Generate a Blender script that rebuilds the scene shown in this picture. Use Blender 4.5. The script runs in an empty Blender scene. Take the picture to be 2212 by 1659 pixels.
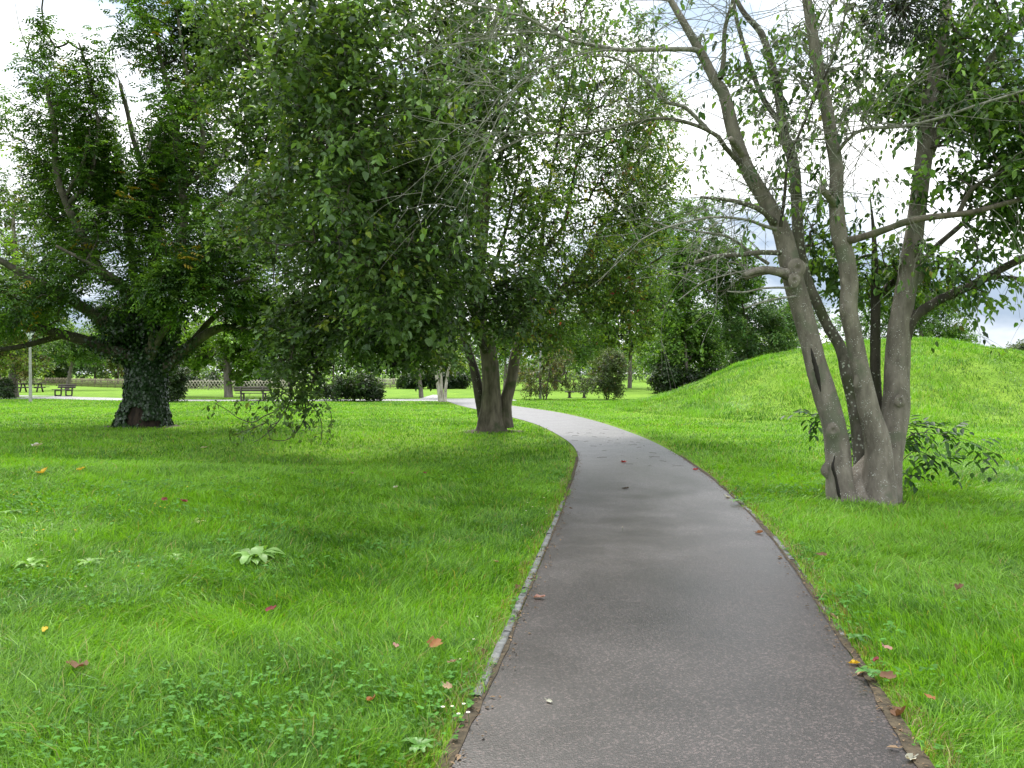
import bpy, math, random
import numpy as np
from mathutils import Vector, Matrix

sc = bpy.context.scene
COL = sc.collection
# ---------------------------------------------------------------- camera, sky, sun, exposure
CAM_H = 1.6
F_PX, CX, CY, PITCH = 1661.0, 1106.0, 829.5, 0.01385      # photo measured on a 2212 px wide sheet
cam = bpy.data.cameras.new("camera"); camo = bpy.data.objects.new("camera", cam); COL.objects.link(camo)
cam.sensor_width = 36.0; cam.lens = 36.0 * F_PX / 2212.0
cam.clip_start = 0.05; cam.clip_end = 3000
camo.location = (0, 0, CAM_H); camo.rotation_euler = (math.radians(90) - PITCH, 0, 0)
sc.camera = camo

SUN_EL, SUN_AZ = math.radians(56), math.radians(-14)        # azimuth from +Y, positive to +X
world = bpy.data.worlds.new("World"); sc.world = world; world.use_nodes = True
def build_world():
    nt = world.node_tree; N = nt.nodes; L = nt.links
    for n in list(N): N.remove(n)
    out = N.new("ShaderNodeOutputWorld"); bg = N.new("ShaderNodeBackground"); bg.inputs[1].default_value = 0.1
    sky = N.new("ShaderNodeTexSky"); sky.sky_type = 'NISHITA'; sky.sun_disc = False
    sky.sun_elevation = SUN_EL; sky.sun_rotation = SUN_AZ
    tc = N.new("ShaderNodeTexCoord"); mp = N.new("ShaderNodeMapping"); L.new(tc.outputs["Generated"], mp.inputs[0])
    mp.inputs["Scale"].default_value = (1.0, 1.0, 2.0); mp.inputs["Location"].default_value = (0.35, 0.1, 0.62)
    n1 = N.new("ShaderNodeTexNoise"); n1.inputs["Scale"].default_value = 2.3; n1.inputs["Detail"].default_value = 9; n1.inputs["Roughness"].default_value = 0.52
    n2 = N.new("ShaderNodeTexNoise"); n2.inputs["Scale"].default_value = 3.1; n2.inputs["Detail"].default_value = 8
    mp2 = N.new("ShaderNodeMapping"); L.new(tc.outputs["Generated"], mp2.inputs[0]); mp2.inputs["Location"].default_value = (1.3, 0.4, -0.15); mp2.inputs["Scale"].default_value = (1, 1, 2.4)
    L.new(mp.outputs[0], n1.inputs[0]); L.new(mp2.outputs[0], n2.inputs[0])
    r1 = N.new("ShaderNodeValToRGB"); r1.color_ramp.elements[0].position = 0.30; r1.color_ramp.elements[1].position = 0.42
    r1.color_ramp.elements[0].color = (0.35, 0.35, 0.35, 1); r1.color_ramp.elements[1].color = (1, 1, 1, 1)
    r2 = N.new("ShaderNodeValToRGB"); e = r2.color_ramp.elements
    e[0].position = 0.37; e[0].color = (0.30, 0.37, 0.46, 1); e[1].position = 0.55; e[1].color = (1.0, 1.0, 1.0, 1)
    L.new(n1.outputs[0], r1.inputs[0]); L.new(n2.outputs[0], r2.inputs[0])
    sc_ = N.new("ShaderNodeMix"); sc_.data_type = 'RGBA'; sc_.blend_type = 'MULTIPLY'; sc_.inputs[0].default_value = 1
    L.new(r2.outputs[0], sc_.inputs[6]); sc_.inputs[7].default_value = (14.0, 14.1, 14.3, 1)
    sx = N.new("ShaderNodeSeparateXYZ"); L.new(tc.outputs["Generated"], sx.inputs[0])
    mz = N.new("ShaderNodeMapRange"); mz.inputs[3].default_value = 0.40; mz.inputs[4].default_value = 1.0; L.new(sx.outputs[2], mz.inputs[0])
    mul = N.new("ShaderNodeMix"); mul.data_type = 'RGBA'; mul.blend_type = 'MULTIPLY'; mul.inputs[0].default_value = 1; L.new(sc_.outputs[2], mul.inputs[6]); L.new(mz.outputs[0], mul.inputs[7])
    mx = N.new("ShaderNodeMix"); mx.data_type = 'RGBA'
    L.new(r1.outputs[0], mx.inputs[0]); L.new(sky.outputs[0], mx.inputs[6]); L.new(mul.outputs[2], mx.inputs[7])
    L.new(mx.outputs[2], bg.inputs[0]); L.new(bg.outputs[0], out.inputs[0])
build_world()
sun = bpy.data.lights.new("sun", 'SUN'); sun.energy = 2.0; sun.angle = math.radians(12); sun.color = (1.0, 0.96, 0.88)
suno = bpy.data.objects.new("sun", sun); COL.objects.link(suno)
sd = Vector((math.sin(SUN_AZ) * math.cos(SUN_EL), math.cos(SUN_AZ) * math.cos(SUN_EL), math.sin(SUN_EL)))
suno.rotation_euler = sd.to_track_quat('Z', 'Y').to_euler()
suno.location = (0, 0, 40)
sc.view_settings.view_transform = 'Standard'; sc.view_settings.look = 'None'
sc.view_settings.exposure = 1.5; sc.view_settings.gamma = 1.0
sc.render.engine = 'CYCLES'
sc.cycles.max_bounces = 7; sc.cycles.diffuse_bounces = 3; sc.cycles.transmission_bounces = 4; sc.cycles.glossy_bounces = 2
sc.cycles.use_denoising = True
sc.cycles.use_adaptive_sampling = True; sc.cycles.adaptive_threshold = 0.01

# ---------------------------------------------------------------- helpers
rng = np.random.default_rng(7)
def ray(px, py):
    x = (px - CX) / F_PX; z = -(py - CY) / F_PX
    c, s = math.cos(PITCH), math.sin(PITCH)
    return np.array([x, c + z * s, z * c - s])
def P(px, py, d):
    r = ray(px, py); k = d / r[1]
    return np.array([r[0] * k, d, CAM_H + r[2] * k])
_rk = np.random.default_rng(99)
_NK = [(_rk.normal(size=(5, 3)), _rk.uniform(0, 6.28, 5)) for _ in range(24)]
def nz(p, f, seed=0):
    """smooth noise in about -1..1"""
    p = np.asarray(p, float); K, ph = _NK[seed % 24]
    if p.shape[-1] == 2: p = np.concatenate([p, np.zeros(p.shape[:-1] + (1,))], -1)
    s = 0
    for i in range(5): s = s + np.sin((p @ K[i]) * f + ph[i])
    return s / 3.2
MC = np.array([16.37, 33.0])
_MR = np.array([0, 1.3, 2.6, 4.6, 6.6, 7.95, 9.5, 11, 12.5, 14]); _MH = np.array([2.98, 2.95, 2.84, 2.46, 1.86, 1.22, .56, .2, .04, 0])
_mr = np.linspace(0, 14, 281); _mh = np.interp(_mr, _MR, _MH)
for _ in range(60): _mh[1:-1] = (_mh[:-2] + 2 * _mh[1:-1] + _mh[2:]) / 4; _mh[0] = _mh[1]
def MH(x, y):
    r = np.hypot(np.asarray(x) - MC[0], (np.asarray(y) - MC[1]) * np.where(np.asarray(y) > MC[1], .8, 1.0))
    return np.interp(r, _mr, _mh)
def MN(x, y):
    m = MH(x, y); p = np.stack([np.asarray(x, float), np.asarray(y, float)], -1)
    return m + np.clip(m, 0, 1) * (.055 * nz(p, 1.5, 4) + .035 * nz(p * np.array([.7, 1.4]), 4.0, 14))
def TB(x, y):
    x = np.asarray(x, float); y = np.asarray(y, float)
    g = lambda cx, cy, sx, sy: np.exp(-((x - cx) / sx) ** 2 - ((y - cy) / sy) ** 2)
    h = 0.20 * g(-7.5, 11.0, 5.5, 2.6) - 0.28 * g(-3.8, 16.0, 3.6, 3.0) + .05 * g(-10, 24, 6, 4)
    w = np.clip((y - 1) / 8, 0, 1)
    h = h + w * 0.015 * np.sin(x * .7 + 1.3) * np.sin(y * .55) * (np.abs(x) > 3)
    return h
def TH(x, y): return TB(x, y) + MH(x, y)
def G(px, py):
    r = ray(px, py); z = 0.0
    for _ in range(8):
        k = (z - CAM_H) / r[2]; z = float(TB(r[0] * k, r[1] * k))
    return np.array([r[0] * k, r[1] * k, z])
def GD(px, py): return float(G(px, py)[1])

class MB:
    """collects vertices, faces and a colour per vertex, links them as one mesh object"""
    def __init__(s): s.v = []; s.q = []; s.t = []; s.c = []; s.n = 0
    def add(s, v, quads=None, tris=None, col=(.5, .5, .5)):
        v = np.asarray(v, np.float32).reshape(-1, 3)
        if quads is not None and len(quads): s.q.append(np.asarray(quads, np.int64).reshape(-1, 4) + s.n)
        if tris is not None and len(tris): s.t.append(np.asarray(tris, np.int64).reshape(-1, 3) + s.n)
        col = np.asarray(col, np.float32)
        if col.ndim == 1: col = np.broadcast_to(col, (len(v), 3))
        s.v.append(v); s.c.append(col); s.n += len(v)
        return s
    def build(s, name, mat, parent=None, origin=None, smooth=False, world=True):
        v = np.concatenate(s.v) if s.v else np.zeros((0, 3), np.float32)
        c = np.concatenate(s.c) if s.c else np.zeros((0, 3), np.float32)
        o0 = np.zeros(3) if origin is None else np.asarray(origin, float)
        if parent is not None and world: o0 = np.array(parent.location)
        v = v - o0.astype(np.float32)
        q = np.concatenate(s.q) if s.q else np.zeros((0, 4), np.int64); t = np.concatenate(s.t) if s.t else np.zeros((0, 3), np.int64)
        me = bpy.data.meshes.new(name)
        me.vertices.add(len(v)); me.vertices.foreach_set("co", v.astype(np.float32).ravel())
        nl = q.size + t.size; me.loops.add(nl); me.polygons.add(len(q) + len(t))
        me.loops.foreach_set("vertex_index", np.concatenate([q.ravel(), t.ravel()]).astype(np.int32))
        ls = np.concatenate([np.arange(len(q)) * 4, q.size + np.arange(len(t)) * 3]).astype(np.int32)
        me.polygons.foreach_set("loop_start", ls)
        if smooth: me.polygons.foreach_set("use_smooth", np.ones(len(ls), bool))
        me.update(calc_edges=True)
        a = me.attributes.new("col", 'FLOAT_COLOR', 'POINT')
        a.data.foreach_set("color", np.concatenate([c, np.ones((len(c), 1), np.float32)], 1).astype(np.float32).ravel())
        if mat is not None: me.materials.append(mat)
        o = bpy.data.objects.new(name, me); COL.objects.link(o)
        if parent is not None: o.parent = parent
        elif origin is not None: o.location = o0
        return o
def tag(o, label=None, cat=None, group=None, kind=None):
    if label: o["label"] = label
    if cat: o["category"] = cat
    if group: o["group"] = group
    if kind: o["kind"] = kind
    return o
def empty(name, loc, label, cat, group=None, rz=0):
    o = bpy.data.objects.new(name, None); COL.objects.link(o); o.location = [float(a) for a in loc]; o.rotation_euler = (0, 0, rz)
    o.empty_display_size = .2
    return tag(o, label, cat, group)
def copy_thing(o, loc, rz, label=None):
    c = o.copy(); COL.objects.link(c); c.location = [float(a) for a in loc]; c.rotation_euler = (0, 0, rz)
    if label: c["label"] = label
    for ch in o.children:
        d = ch.copy(); COL.objects.link(d); d.parent = c
        for g in ch.children:
            e = g.copy(); COL.objects.link(e); e.parent = d
    return c
def unit(a): return a / np.maximum(np.linalg.norm(a, axis=-1, keepdims=True), 1e-9)
def spline(pts, rad, k=5):
    p = np.asarray(pts, float); r = np.asarray(rad, float)
    if len(p) < 3:
        t = np.linspace(0, 1, k + 1)[:, None]; return p[0] + (p[-1] - p[0]) * t, r[0] + (r[-1] - r[0]) * t[:, 0]
    e = np.vstack([2 * p[0] - p[1], p, 2 * p[-1] - p[-2]]); out = []; ro = []
    for i in range(len(p) - 1):
        a, b, c, d = e[i], e[i + 1], e[i + 2], e[i + 3]
        for t in np.linspace(0, 1, k, endpoint=False):
            out.append(.5 * ((2 * b) + (c - a) * t + (2 * a - 5 * b + 4 * c - d) * t * t + (3 * b - a - 3 * c + d) * t ** 3)); ro.append(r[i] + (r[i + 1] - r[i]) * t)
    out.append(p[-1]); ro.append(r[-1])
    return np.array(out), np.array(ro)
def tube(mb, pts, rad, sides=8, rough=0.0, seed=0, cap=True, col=(.5, .5, .5), flute=0.0):
    p = np.asarray(pts, float); r = np.asarray(rad, float); n = len(p)
    t = unit(np.gradient(p, axis=0)); ref = np.array([1.0, 0, 0]) if abs(t[0][0]) < .8 else np.array([0, 1.0, 0])
    u = np.zeros_like(p); u[0] = unit(ref - t[0] * (ref @ t[0]))
    for i in range(1, n): u[i] = unit(u[i - 1] - t[i] * (u[i - 1] @ t[i]))
    w = np.cross(t, u); a = np.linspace(0, 2 * np.pi, sides, endpoint=False)
    rr = np.repeat(r[:, None], sides, 1)
    dirs = u[:, None] * np.cos(a)[None, :, None] + w[:, None] * np.sin(a)[None, :, None]
    if rough:
        q = p[:, None] + dirs * rr[..., None]
        m = max(float(r.max()), 1e-3)
        rr = rr * (1 + rough * (nz(q, 1.1 / m, seed) * .6 + nz(q, 2.7 / m, seed + 3) * .4))
    if flute:
        rr = rr * (1 + flute * np.clip(1 - np.arange(n) / (n * .35), 0, 1)[:, None] * np.cos(a * 5 + 1.0)[None])
    v = (p[:, None] + dirs * rr[..., None]).reshape(-1, 3)
    i = np.arange(n - 1)[:, None] * sides; j = np.arange(sides)[None]; j2 = (j + 1) % sides
    q = np.stack([i + j, i + j2, i + sides + j2, i + sides + j], -1).reshape(-1, 4)
    if cap:
        v = np.vstack([v, p[-1] + t[-1] * r[-1] * .25]); k = len(v) - 1; b = (n - 1) * sides
        tr = [(b + m_, b + (m_ + 1) % sides, k) for m_ in range(sides)]
        mb.add(v, q, tr, col)
    else: mb.add(v, q, None, col)
def box(mb, c, s, rz=0.0, rx=0.0, ry=0.0, col=(.5, .5, .5)):
    x, y, z = [a / 2 for a in s]
    v = np.array([(sx * x, sy * y, sz * z) for sz in (-1, 1) for sx, sy in ((-1, -1), (1, -1), (1, 1), (-1, 1))])
    M = np.array(Matrix.Rotation(rz, 3, 'Z') @ Matrix.Rotation(rx, 3, 'X') @ Matrix.Rotation(ry, 3, 'Y'))
    mb.add(v @ M.T + np.asarray(c), [(0, 3, 2, 1), (4, 5, 6, 7), (0, 1, 5, 4), (1, 2, 6, 5), (2, 3, 7, 6), (3, 0, 4, 7)], None, col)
def leaf_mesh(mb, pos, axis, up, L, W, col, fold=.16, droop=.18):
    pos = np.asarray(pos); n = len(pos); axis = unit(axis); side = unit(np.cross(axis, up)); nr = np.cross(side, axis)
    L = np.broadcast_to(L, n)[:, None]; W = np.broadcast_to(W, n)[:, None]
    f = W * fold
    B = pos; T = pos + axis * L - nr * L * droop
    m1 = pos + axis * L * .28; m2 = pos + axis * L * .66 - nr * L * droop * .35
    R1 = m1 + side * W * .47 + nr * f; L1 = m1 - side * W * .47 + nr * f
    R2 = m2 + side * W * .40 + nr * f * .8; L2 = m2 - side * W * .40 + nr * f * .8
    v = np.stack([B, R1, R2, T, L2, L1], 1).reshape(-1, 3)
    i = np.arange(n)[:, None] * 6
    q = np.concatenate([i + np.array([[0, 1, 2, 3]]), i + np.array([[0, 3, 4, 5]])])
    mb.add(v, q, None, np.repeat(np.asarray(col, np.float32), 6, 0))

# ---------------------------------------------------------------- materials
def new_mat(name):
    m = bpy.data.materials.new(name); m.use_nodes = True; nt = m.node_tree
    for n in list(nt.nodes): nt.nodes.remove(n)
    return m, nt.nodes, nt.links
def leaf_material(name, trans=0.38, tint=(1.5, 1.45, .55), rough=.5, spec=.35):
    m, N, L = new_mat(name)
    at = N.new("ShaderNodeAttribute"); at.attribute_name = "col"
    bs = N.new("ShaderNodeBsdfPrincipled"); bs.inputs["Roughness"].default_value = rough; bs.inputs["Specular IOR Level"].default_value = spec
    tr = N.new("ShaderNodeBsdfTranslucent"); mu = N.new("ShaderNodeMix"); mu.data_type = 'RGBA'; mu.blend_type = 'MULTIPLY'; mu.inputs[0].default_value = 1
    mu.inputs[7].default_value = (*tint, 1)
    mx = N.new("ShaderNodeMixShader"); mx.inputs[0].default_value = trans; out = N.new("ShaderNodeOutputMaterial")
    L.new(at.outputs["Color"], bs.inputs["Base Color"]); L.new(at.outputs["Color"], mu.inputs[6]); L.new(mu.outputs[2], tr.inputs[0])
    L.new(bs.outputs[0], mx.inputs[1]); L.new(tr.outputs[0], mx.inputs[2]); L.new(mx.outputs[0], out.inputs[0])
    return m
def noise_mat(name, c1, c2, scale=8, stretch=(1, 1, 1), rough=.8, bump=.4, bdist=.02, spots=None, spot_scale=20, spot_thr=.3, patch=None, spec=.3, bscale=None):
    """two-tone noise + optional pale spots (lichen) + optional large patches, object coordinates"""
    m, N, L = new_mat(name)
    tc = N.new("ShaderNodeTexCoord"); mp = N.new("ShaderNodeMapping"); mp.inputs["Scale"].default_value = stretch; L.new(tc.outputs["Object"], mp.inputs[0])
    n = N.new("ShaderNodeTexNoise"); n.inputs["Scale"].default_value = scale; n.inputs["Detail"].default_value = 8; n.inputs["Roughness"].default_value = .65; L.new(mp.outputs[0], n.inputs[0])
    r = N.new("ShaderNodeValToRGB"); r.color_ramp.elements[0].position = .36; r.color_ramp.elements[1].position = .64
    r.color_ramp.elements[0].color = (*c1, 1); r.color_ramp.elements[1].color = (*c2, 1); L.new(n.outputs[0], r.inputs[0])
    colr = r.outputs[0]
    if patch:
        n2 = N.new("ShaderNodeTexNoise"); n2.inputs["Scale"].default_value = patch[1]; n2.inputs["Detail"].default_value = 5; L.new(tc.outputs["Object"], n2.inputs[0])
        r2 = N.new("ShaderNodeValToRGB"); r2.color_ramp.elements[0].position = patch[2]; r2.color_ramp.elements[1].position = patch[2] + .1; L.new(n2.outputs[0], r2.inputs[0])
        mx = N.new("ShaderNodeMix"); mx.data_type = 'RGBA'; L.new(r2.outputs[0], mx.inputs[0]); L.new(colr, mx.inputs[6]); mx.inputs[7].default_value = (*patch[0], 1); colr = mx.outputs[2]
    if spots:
        vo = N.new("ShaderNodeTexVoronoi"); vo.inputs["Scale"].default_value = spot_scale; L.new(tc.outputs["Object"], vo.inputs[0])
        n3 = N.new("ShaderNodeTexNoise"); n3.inputs["Scale"].default_value = spot_scale * .23; n3.inputs["Detail"].default_value = 3; L.new(tc.outputs["Object"], n3.inputs[0])
        ma = N.new("ShaderNodeMath"); ma.operation = 'MULTIPLY_ADD'; L.new(n3.outputs[0], ma.inputs[0]); ma.inputs[1].default_value = -.9; ma.inputs[2].default_value = .62
        ad = N.new("ShaderNodeMath"); ad.operation = 'ADD'; L.new(vo.outputs["Distance"], ad.inputs[0]); L.new(ma.outputs[0], ad.inputs[1])
        r3 = N.new("ShaderNodeValToRGB"); r3.color_ramp.elements[0].position = spot_thr; r3.color_ramp.elements[1].position = spot_thr + .04
        r3.color_ramp.elements[0].color = (1, 1, 1, 1); r3.color_ramp.elements[1].color = (0, 0, 0, 1); L.new(ad.outputs[0], r3.inputs[0])
        mx = N.new("ShaderNodeMix"); mx.data_type = 'RGBA'; L.new(r3.outputs[0], mx.inputs[0]); L.new(colr, mx.inputs[6]); mx.inputs[7].default_value = (*spots, 1); colr = mx.outputs[2]
    bs = N.new("ShaderNodeBsdfPrincipled"); bs.inputs["Roughness"].default_value = rough; bs.inputs["Specular IOR Level"].default_value = spec; L.new(colr, bs.inputs["Base Color"])
    if bump:
        nb = n
        if bscale:
            nb = N.new("ShaderNodeTexNoise"); nb.inputs["Scale"].default_value = bscale; nb.inputs["Detail"].default_value = 6; L.new(mp.outputs[0], nb.inputs[0])
        b = N.new("ShaderNodeBump"); b.inputs["Strength"].default_value = bump; b.inputs["Distance"].default_value = bdist
        L.new(nb.outputs[0], b.inputs["Height"]); L.new(b.outputs[0], bs.inputs["Normal"])
    out = N.new("ShaderNodeOutputMaterial"); L.new(bs.outputs[0], out.inputs[0])
    return m
def attr_mat(name, rough=.7, spec=.3):
    m, N, L = new_mat(name); at = N.new("ShaderNodeAttribute"); at.attribute_name = "col"
    n = N.new("ShaderNodeTexNoise"); n.inputs["Scale"].default_value = 40; n.inputs["Detail"].default_value = 5
    r = N.new("ShaderNodeMapRange"); r.inputs[3].default_value = .65; r.inputs[4].default_value = 1.3; L.new(n.outputs[0], r.inputs[0])
    mu = N.new("ShaderNodeMix"); mu.data_type = 'RGBA'; mu.blend_type = 'MULTIPLY'; mu.inputs[0].default_value = 1
    L.new(at.outputs["Color"], mu.inputs[6]); L.new(r.outputs[0], mu.inputs[7])
    bs = N.new("ShaderNodeBsdfPrincipled"); bs.inputs["Roughness"].default_value = rough; bs.inputs["Specular IOR Level"].default_value = spec
    L.new(mu.outputs[2], bs.inputs["Base Color"]); out = N.new("ShaderNodeOutputMaterial"); L.new(bs.outputs[0], out.inputs[0])
    return m
M_LEAF = leaf_material("foliage", .36, (1.45, 1.45, .6))
M_IVY = leaf_material("ivy_foliage", .15, (1.3, 1.3, .6), .35, .5)
M_GRASS = leaf_material("grass_blades", .34, (1.35, 1.45, .4), .45, .32)
M_CLOVER = leaf_material("clover_leaf", .3, (1.35, 1.4, .5), .65, .15)
M_DRY = leaf_material("dry_leaf", .25, (1.2, 1.0, .6), .7, .2)
M_PETAL = leaf_material("petal", .3, (1, 1, 1), .6, .2)
M_BARK_CHERRY = noise_mat("smooth_grey_bark", (.095, .083, .066), (.195, .173, .143), 9, (1, 1, .35), .85, .55, .02, (.36, .36, .33), 46, .29, ((.11, .115, .08), 3.2, .55), bscale=26)
M_BARK_LICHEN = noise_mat("lichen_bark", (.05, .045, .035), (.13, .12, .095), 10, (1, 1, .4), .9, .6, .02, (.33, .35, .29), 22, .42, ((.06, .065, .035), 3.5, .52), bscale=24)
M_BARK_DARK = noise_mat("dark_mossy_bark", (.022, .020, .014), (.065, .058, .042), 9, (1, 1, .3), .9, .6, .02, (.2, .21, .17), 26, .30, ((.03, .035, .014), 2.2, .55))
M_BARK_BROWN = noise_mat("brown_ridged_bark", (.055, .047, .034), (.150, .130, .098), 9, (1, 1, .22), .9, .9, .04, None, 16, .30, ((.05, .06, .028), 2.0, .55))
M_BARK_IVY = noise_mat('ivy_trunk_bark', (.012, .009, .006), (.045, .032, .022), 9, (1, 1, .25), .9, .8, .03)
M_BARK_LIMB = noise_mat('mossy_limb_bark', (.045, .042, .028), (.125, .115, .085), 9, (1, 1, .3), .9, .6, .02, None, 16, .3, ((.05, .06, .03), 3.0, .52))
M_BARK_MID = noise_mat("grey_brown_bark", (.085, .075, .06), (.19, .17, .145), 10, (1, 1, .25), .9, .7, .03)
M_BARK_PALE = noise_mat("pale_birch_bark", (.25, .22, .18), (.5, .46, .40), 5, (1, 1, .5), .85, .4, .02, (.06, .05, .04), 9, .30)
M_DEAD = noise_mat("lichened_dead_wood", (.085, .078, .062), (.26, .26, .22), 24, (1, 1, 1), .9, .4, .01)
M_TWIG = noise_mat("twig_bark", (.04, .034, .025), (.10, .088, .068), 20, (1, 1, 1), .9, .0)
M_WOOD = noise_mat("weathered_dark_wood", (.055, .045, .042), (.105, .09, .085), 14, (1, 6, 1), .75, .3, .01)
M_FENCE = noise_mat("weathered_fence_wood", (.26, .24, .19), (.42, .39, .31), 12, (1, 1, .4), .85, .2, .01)
M_CONC = noise_mat("kerb_concrete", (.075, .078, .075), (.16, .165, .16), 18, (1, 1, 1), .9, .5, .008, (.22, .22, .20), 60, .26, ((.05, .055, .03), 4, .56))
M_POLE = noise_mat("grey_lamp_pole", (.20, .20, .19), (.33, .33, .31), 14, (1, 1, .5), .6, .1, .01)
M_ANY = attr_mat("coloured_part")

# ---------------------------------------------------------------- path outlines (measured, on the ground)
LEFT_PX = [(930, 1720), (968, 1659), (1018, 1560), (1068, 1466), (1112, 1360), (1150, 1265), (1183, 1185), (1212, 1112), (1232, 1055), (1245, 1012), (1248, 985), (1236, 962), (1205, 940), (1160, 918), (1110, 903), (1050, 889), (1000, 878), (960, 866), (930, 861)]
RIGHT_PX = [(2030, 1720), (1990, 1659), (1912, 1535), (1832, 1412), (1760, 1300), (1690, 1195), (1622, 1115), (1560, 1055), (1500, 1008), (1440, 970), (1370, 938), (1290, 911), (1210, 892), (1130, 880), (1070, 872), (1040, 866), (1035, 862)]
def polyline(px):
    p = np.array([G(*a) for a in px]); p[:, 2] = 0
    return spline(p, np.ones(len(p)), 8)[0][:, :2]
PL = polyline(LEFT_PX); PR = polyline(RIGHT_PX)
POLY = np.vstack([[(PL[0][0], .3)], PL, PR[::-1], [(PR[0][0], .3)]])
CROSS_NEAR = [(-400, 862), (-120, 861.5), (60, 861.5), (200, 864.5), (300, 866), (450, 867), (600, 867), (800, 866.5), (960, 867), (1040, 867.5), (1120, 866), (1200, 862)]
CROSS_FAR = [(-400, 853), (-120, 853.5), (60, 854.5), (200, 858.5), (300, 861.5), (450, 863.3), (600, 863.6), (800, 862.6), (960, 861.5), (1040, 861), (1100, 861), (1200, 859)]
CN = polyline(CROSS_NEAR[:-1]); CFR = polyline(CROSS_FAR[:-1])
CPOLY = np.vstack([CN, CFR[::-1]])
FN = np.array([G(*a)[:2] for a in [(905, 862), (960, 862)]]); FFr = np.array([G(*a)[:2] for a in [(935, 853), (962, 853.5)]])
FPOLY = np.array([FN[0], FN[1], FFr[1], FFr[0]])
def in_poly(x, y, poly):
    c = np.zeros(len(x), bool); j = len(poly) - 1
    for i in range(len(poly)):
        xi, yi = poly[i]; xj, yj = poly[j]
        k = ((yi > y) != (yj > y)) & (x < (xj - xi) * (y - yi) / (yj - yi + 1e-12) + xi)
        c ^= k; j = i
    return c
def dist_line(x, y, line):
    best = np.full(len(x), 1e9)
    for i in range(len(line) - 1):
        a = line[i]; d = line[i + 1] - a; l2 = d @ d + 1e-12
        t = np.clip(((x - a[0]) * d[0] + (y - a[1]) * d[1]) / l2, 0, 1)
        best = np.minimum(best, np.hypot(x - a[0] - t * d[0], y - a[1] - t * d[1]))
    return best
def edge_sd(x, y):
    """signed distance to the main path: negative inside"""
    d = np.minimum(dist_line(x, y, PL), dist_line(x, y, PR))
    return np.where(in_poly(x, y, POLY), -d, d)

# ---------------------------------------------------------------- ground
def ground_material():
    m, N, L = new_mat("lawn_ground")
    tc = N.new("ShaderNodeTexCoord")
    n = N.new("ShaderNodeTexNoise"); n.inputs["Scale"].default_value = .5; n.inputs["Detail"].default_value = 9; n.inputs["Roughness"].default_value = .7; L.new(tc.outputs["Object"], n.inputs[0])
    r = N.new("ShaderNodeValToRGB"); e = r.color_ramp.elements
    e[0].position = .32; e[0].color = (.075, .165, .014, 1); e[1].position = .68; e[1].color = (.165, .270, .028, 1); L.new(n.outputs[0], r.inputs[0])
    n2 = N.new("ShaderNodeTexNoise"); n2.inputs["Scale"].default_value = 14; n2.inputs["Detail"].default_value = 8; n2.inputs["Roughness"].default_value = .75; L.new(tc.outputs["Object"], n2.inputs[0])
    mr = N.new("ShaderNodeMapRange"); mr.inputs[1].default_value = .3; mr.inputs[2].default_value = .7; mr.inputs[3].default_value = .55; mr.inputs[4].default_value = 1.4; L.new(n2.outputs[0], mr.inputs[0])
    mu = N.new("ShaderNodeMix"); mu.data_type = 'RGBA'; mu.blend_type = 'MULTIPLY'; mu.inputs[0].default_value = 1; L.new(r.outputs[0], mu.inputs[6]); L.new(mr.outputs[0], mu.inputs[7])
    bs = N.new("ShaderNodeBsdfPrincipled"); bs.inputs["Roughness"].default_value = .95; bs.inputs["Specular IOR Level"].default_value = .1; L.new(mu.outputs[2], bs.inputs["Base Color"])
    b = N.new("ShaderNodeBump"); b.inputs["Strength"].default_value = .6; b.inputs["Distance"].default_value = .06; L.new(n2.outputs[0], b.inputs["Height"]); L.new(b.outputs[0], bs.inputs["Normal"])
    out = N.new("ShaderNodeOutputMaterial"); L.new(bs.outputs[0], out.inputs[0]); return m
M_GROUND = ground_material()
def grid_mesh(xs, ys, hf):
    X, Y = np.meshgrid(xs, ys); v = np.stack([X, Y, hf(X, Y)], -1).reshape(-1, 3)
    nx, ny = len(xs), len(ys); i = (np.arange(ny - 1)[:, None] * nx + np.arange(nx - 1)[None]).ravel()
    return MB().add(v, np.stack([i, i + 1, i + nx + 1, i + nx], -1))
xs = np.concatenate([-np.geomspace(900, 31, 24), np.arange(-30, 30.1, .4), np.geomspace(31, 900, 24)])
ys = np.concatenate([-np.geomspace(60, 2.5, 8), np.arange(-2, 45, .4), np.geomspace(46, 1200, 40)])
tag(grid_mesh(xs, ys, TB).build("ground", M_GROUND, smooth=True), "flat green park lawn", "lawn", kind="structure")
def mound_mesh():
    mb = MB(); rs = np.linspace(0, 13.4, 90); th = np.linspace(0, 2 * np.pi, 260, endpoint=False)
    R, T = np.meshgrid(rs, th); X = MC[0] + R * np.cos(T); Y = MC[1] + R * np.sin(T) * np.where(np.sin(T) > 0, 1.25, 1.0)
    Z = TB(X, Y) + MH(X, Y) + np.where(MH(X, Y) > .06, .004, -.03)
    Z += MN(X, Y) - MH(X, Y)
    n = len(rs); m = len(th); i = np.arange(m)[:, None] * n; i2 = ((np.arange(m) + 1) % m)[:, None] * n; j = np.arange(n - 1)[None]
    mb.add(np.stack([X, Y, Z], -1).reshape(-1, 3), np.stack([i + j, i + j + 1, i2 + j + 1, i2 + j], -1).reshape(-1, 4))
    return mb
tag(mound_mesh().build("mound", M_GROUND, smooth=True), "rounded grassy mound behind the multi-stemmed tree", "mound", kind="structure")

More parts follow.
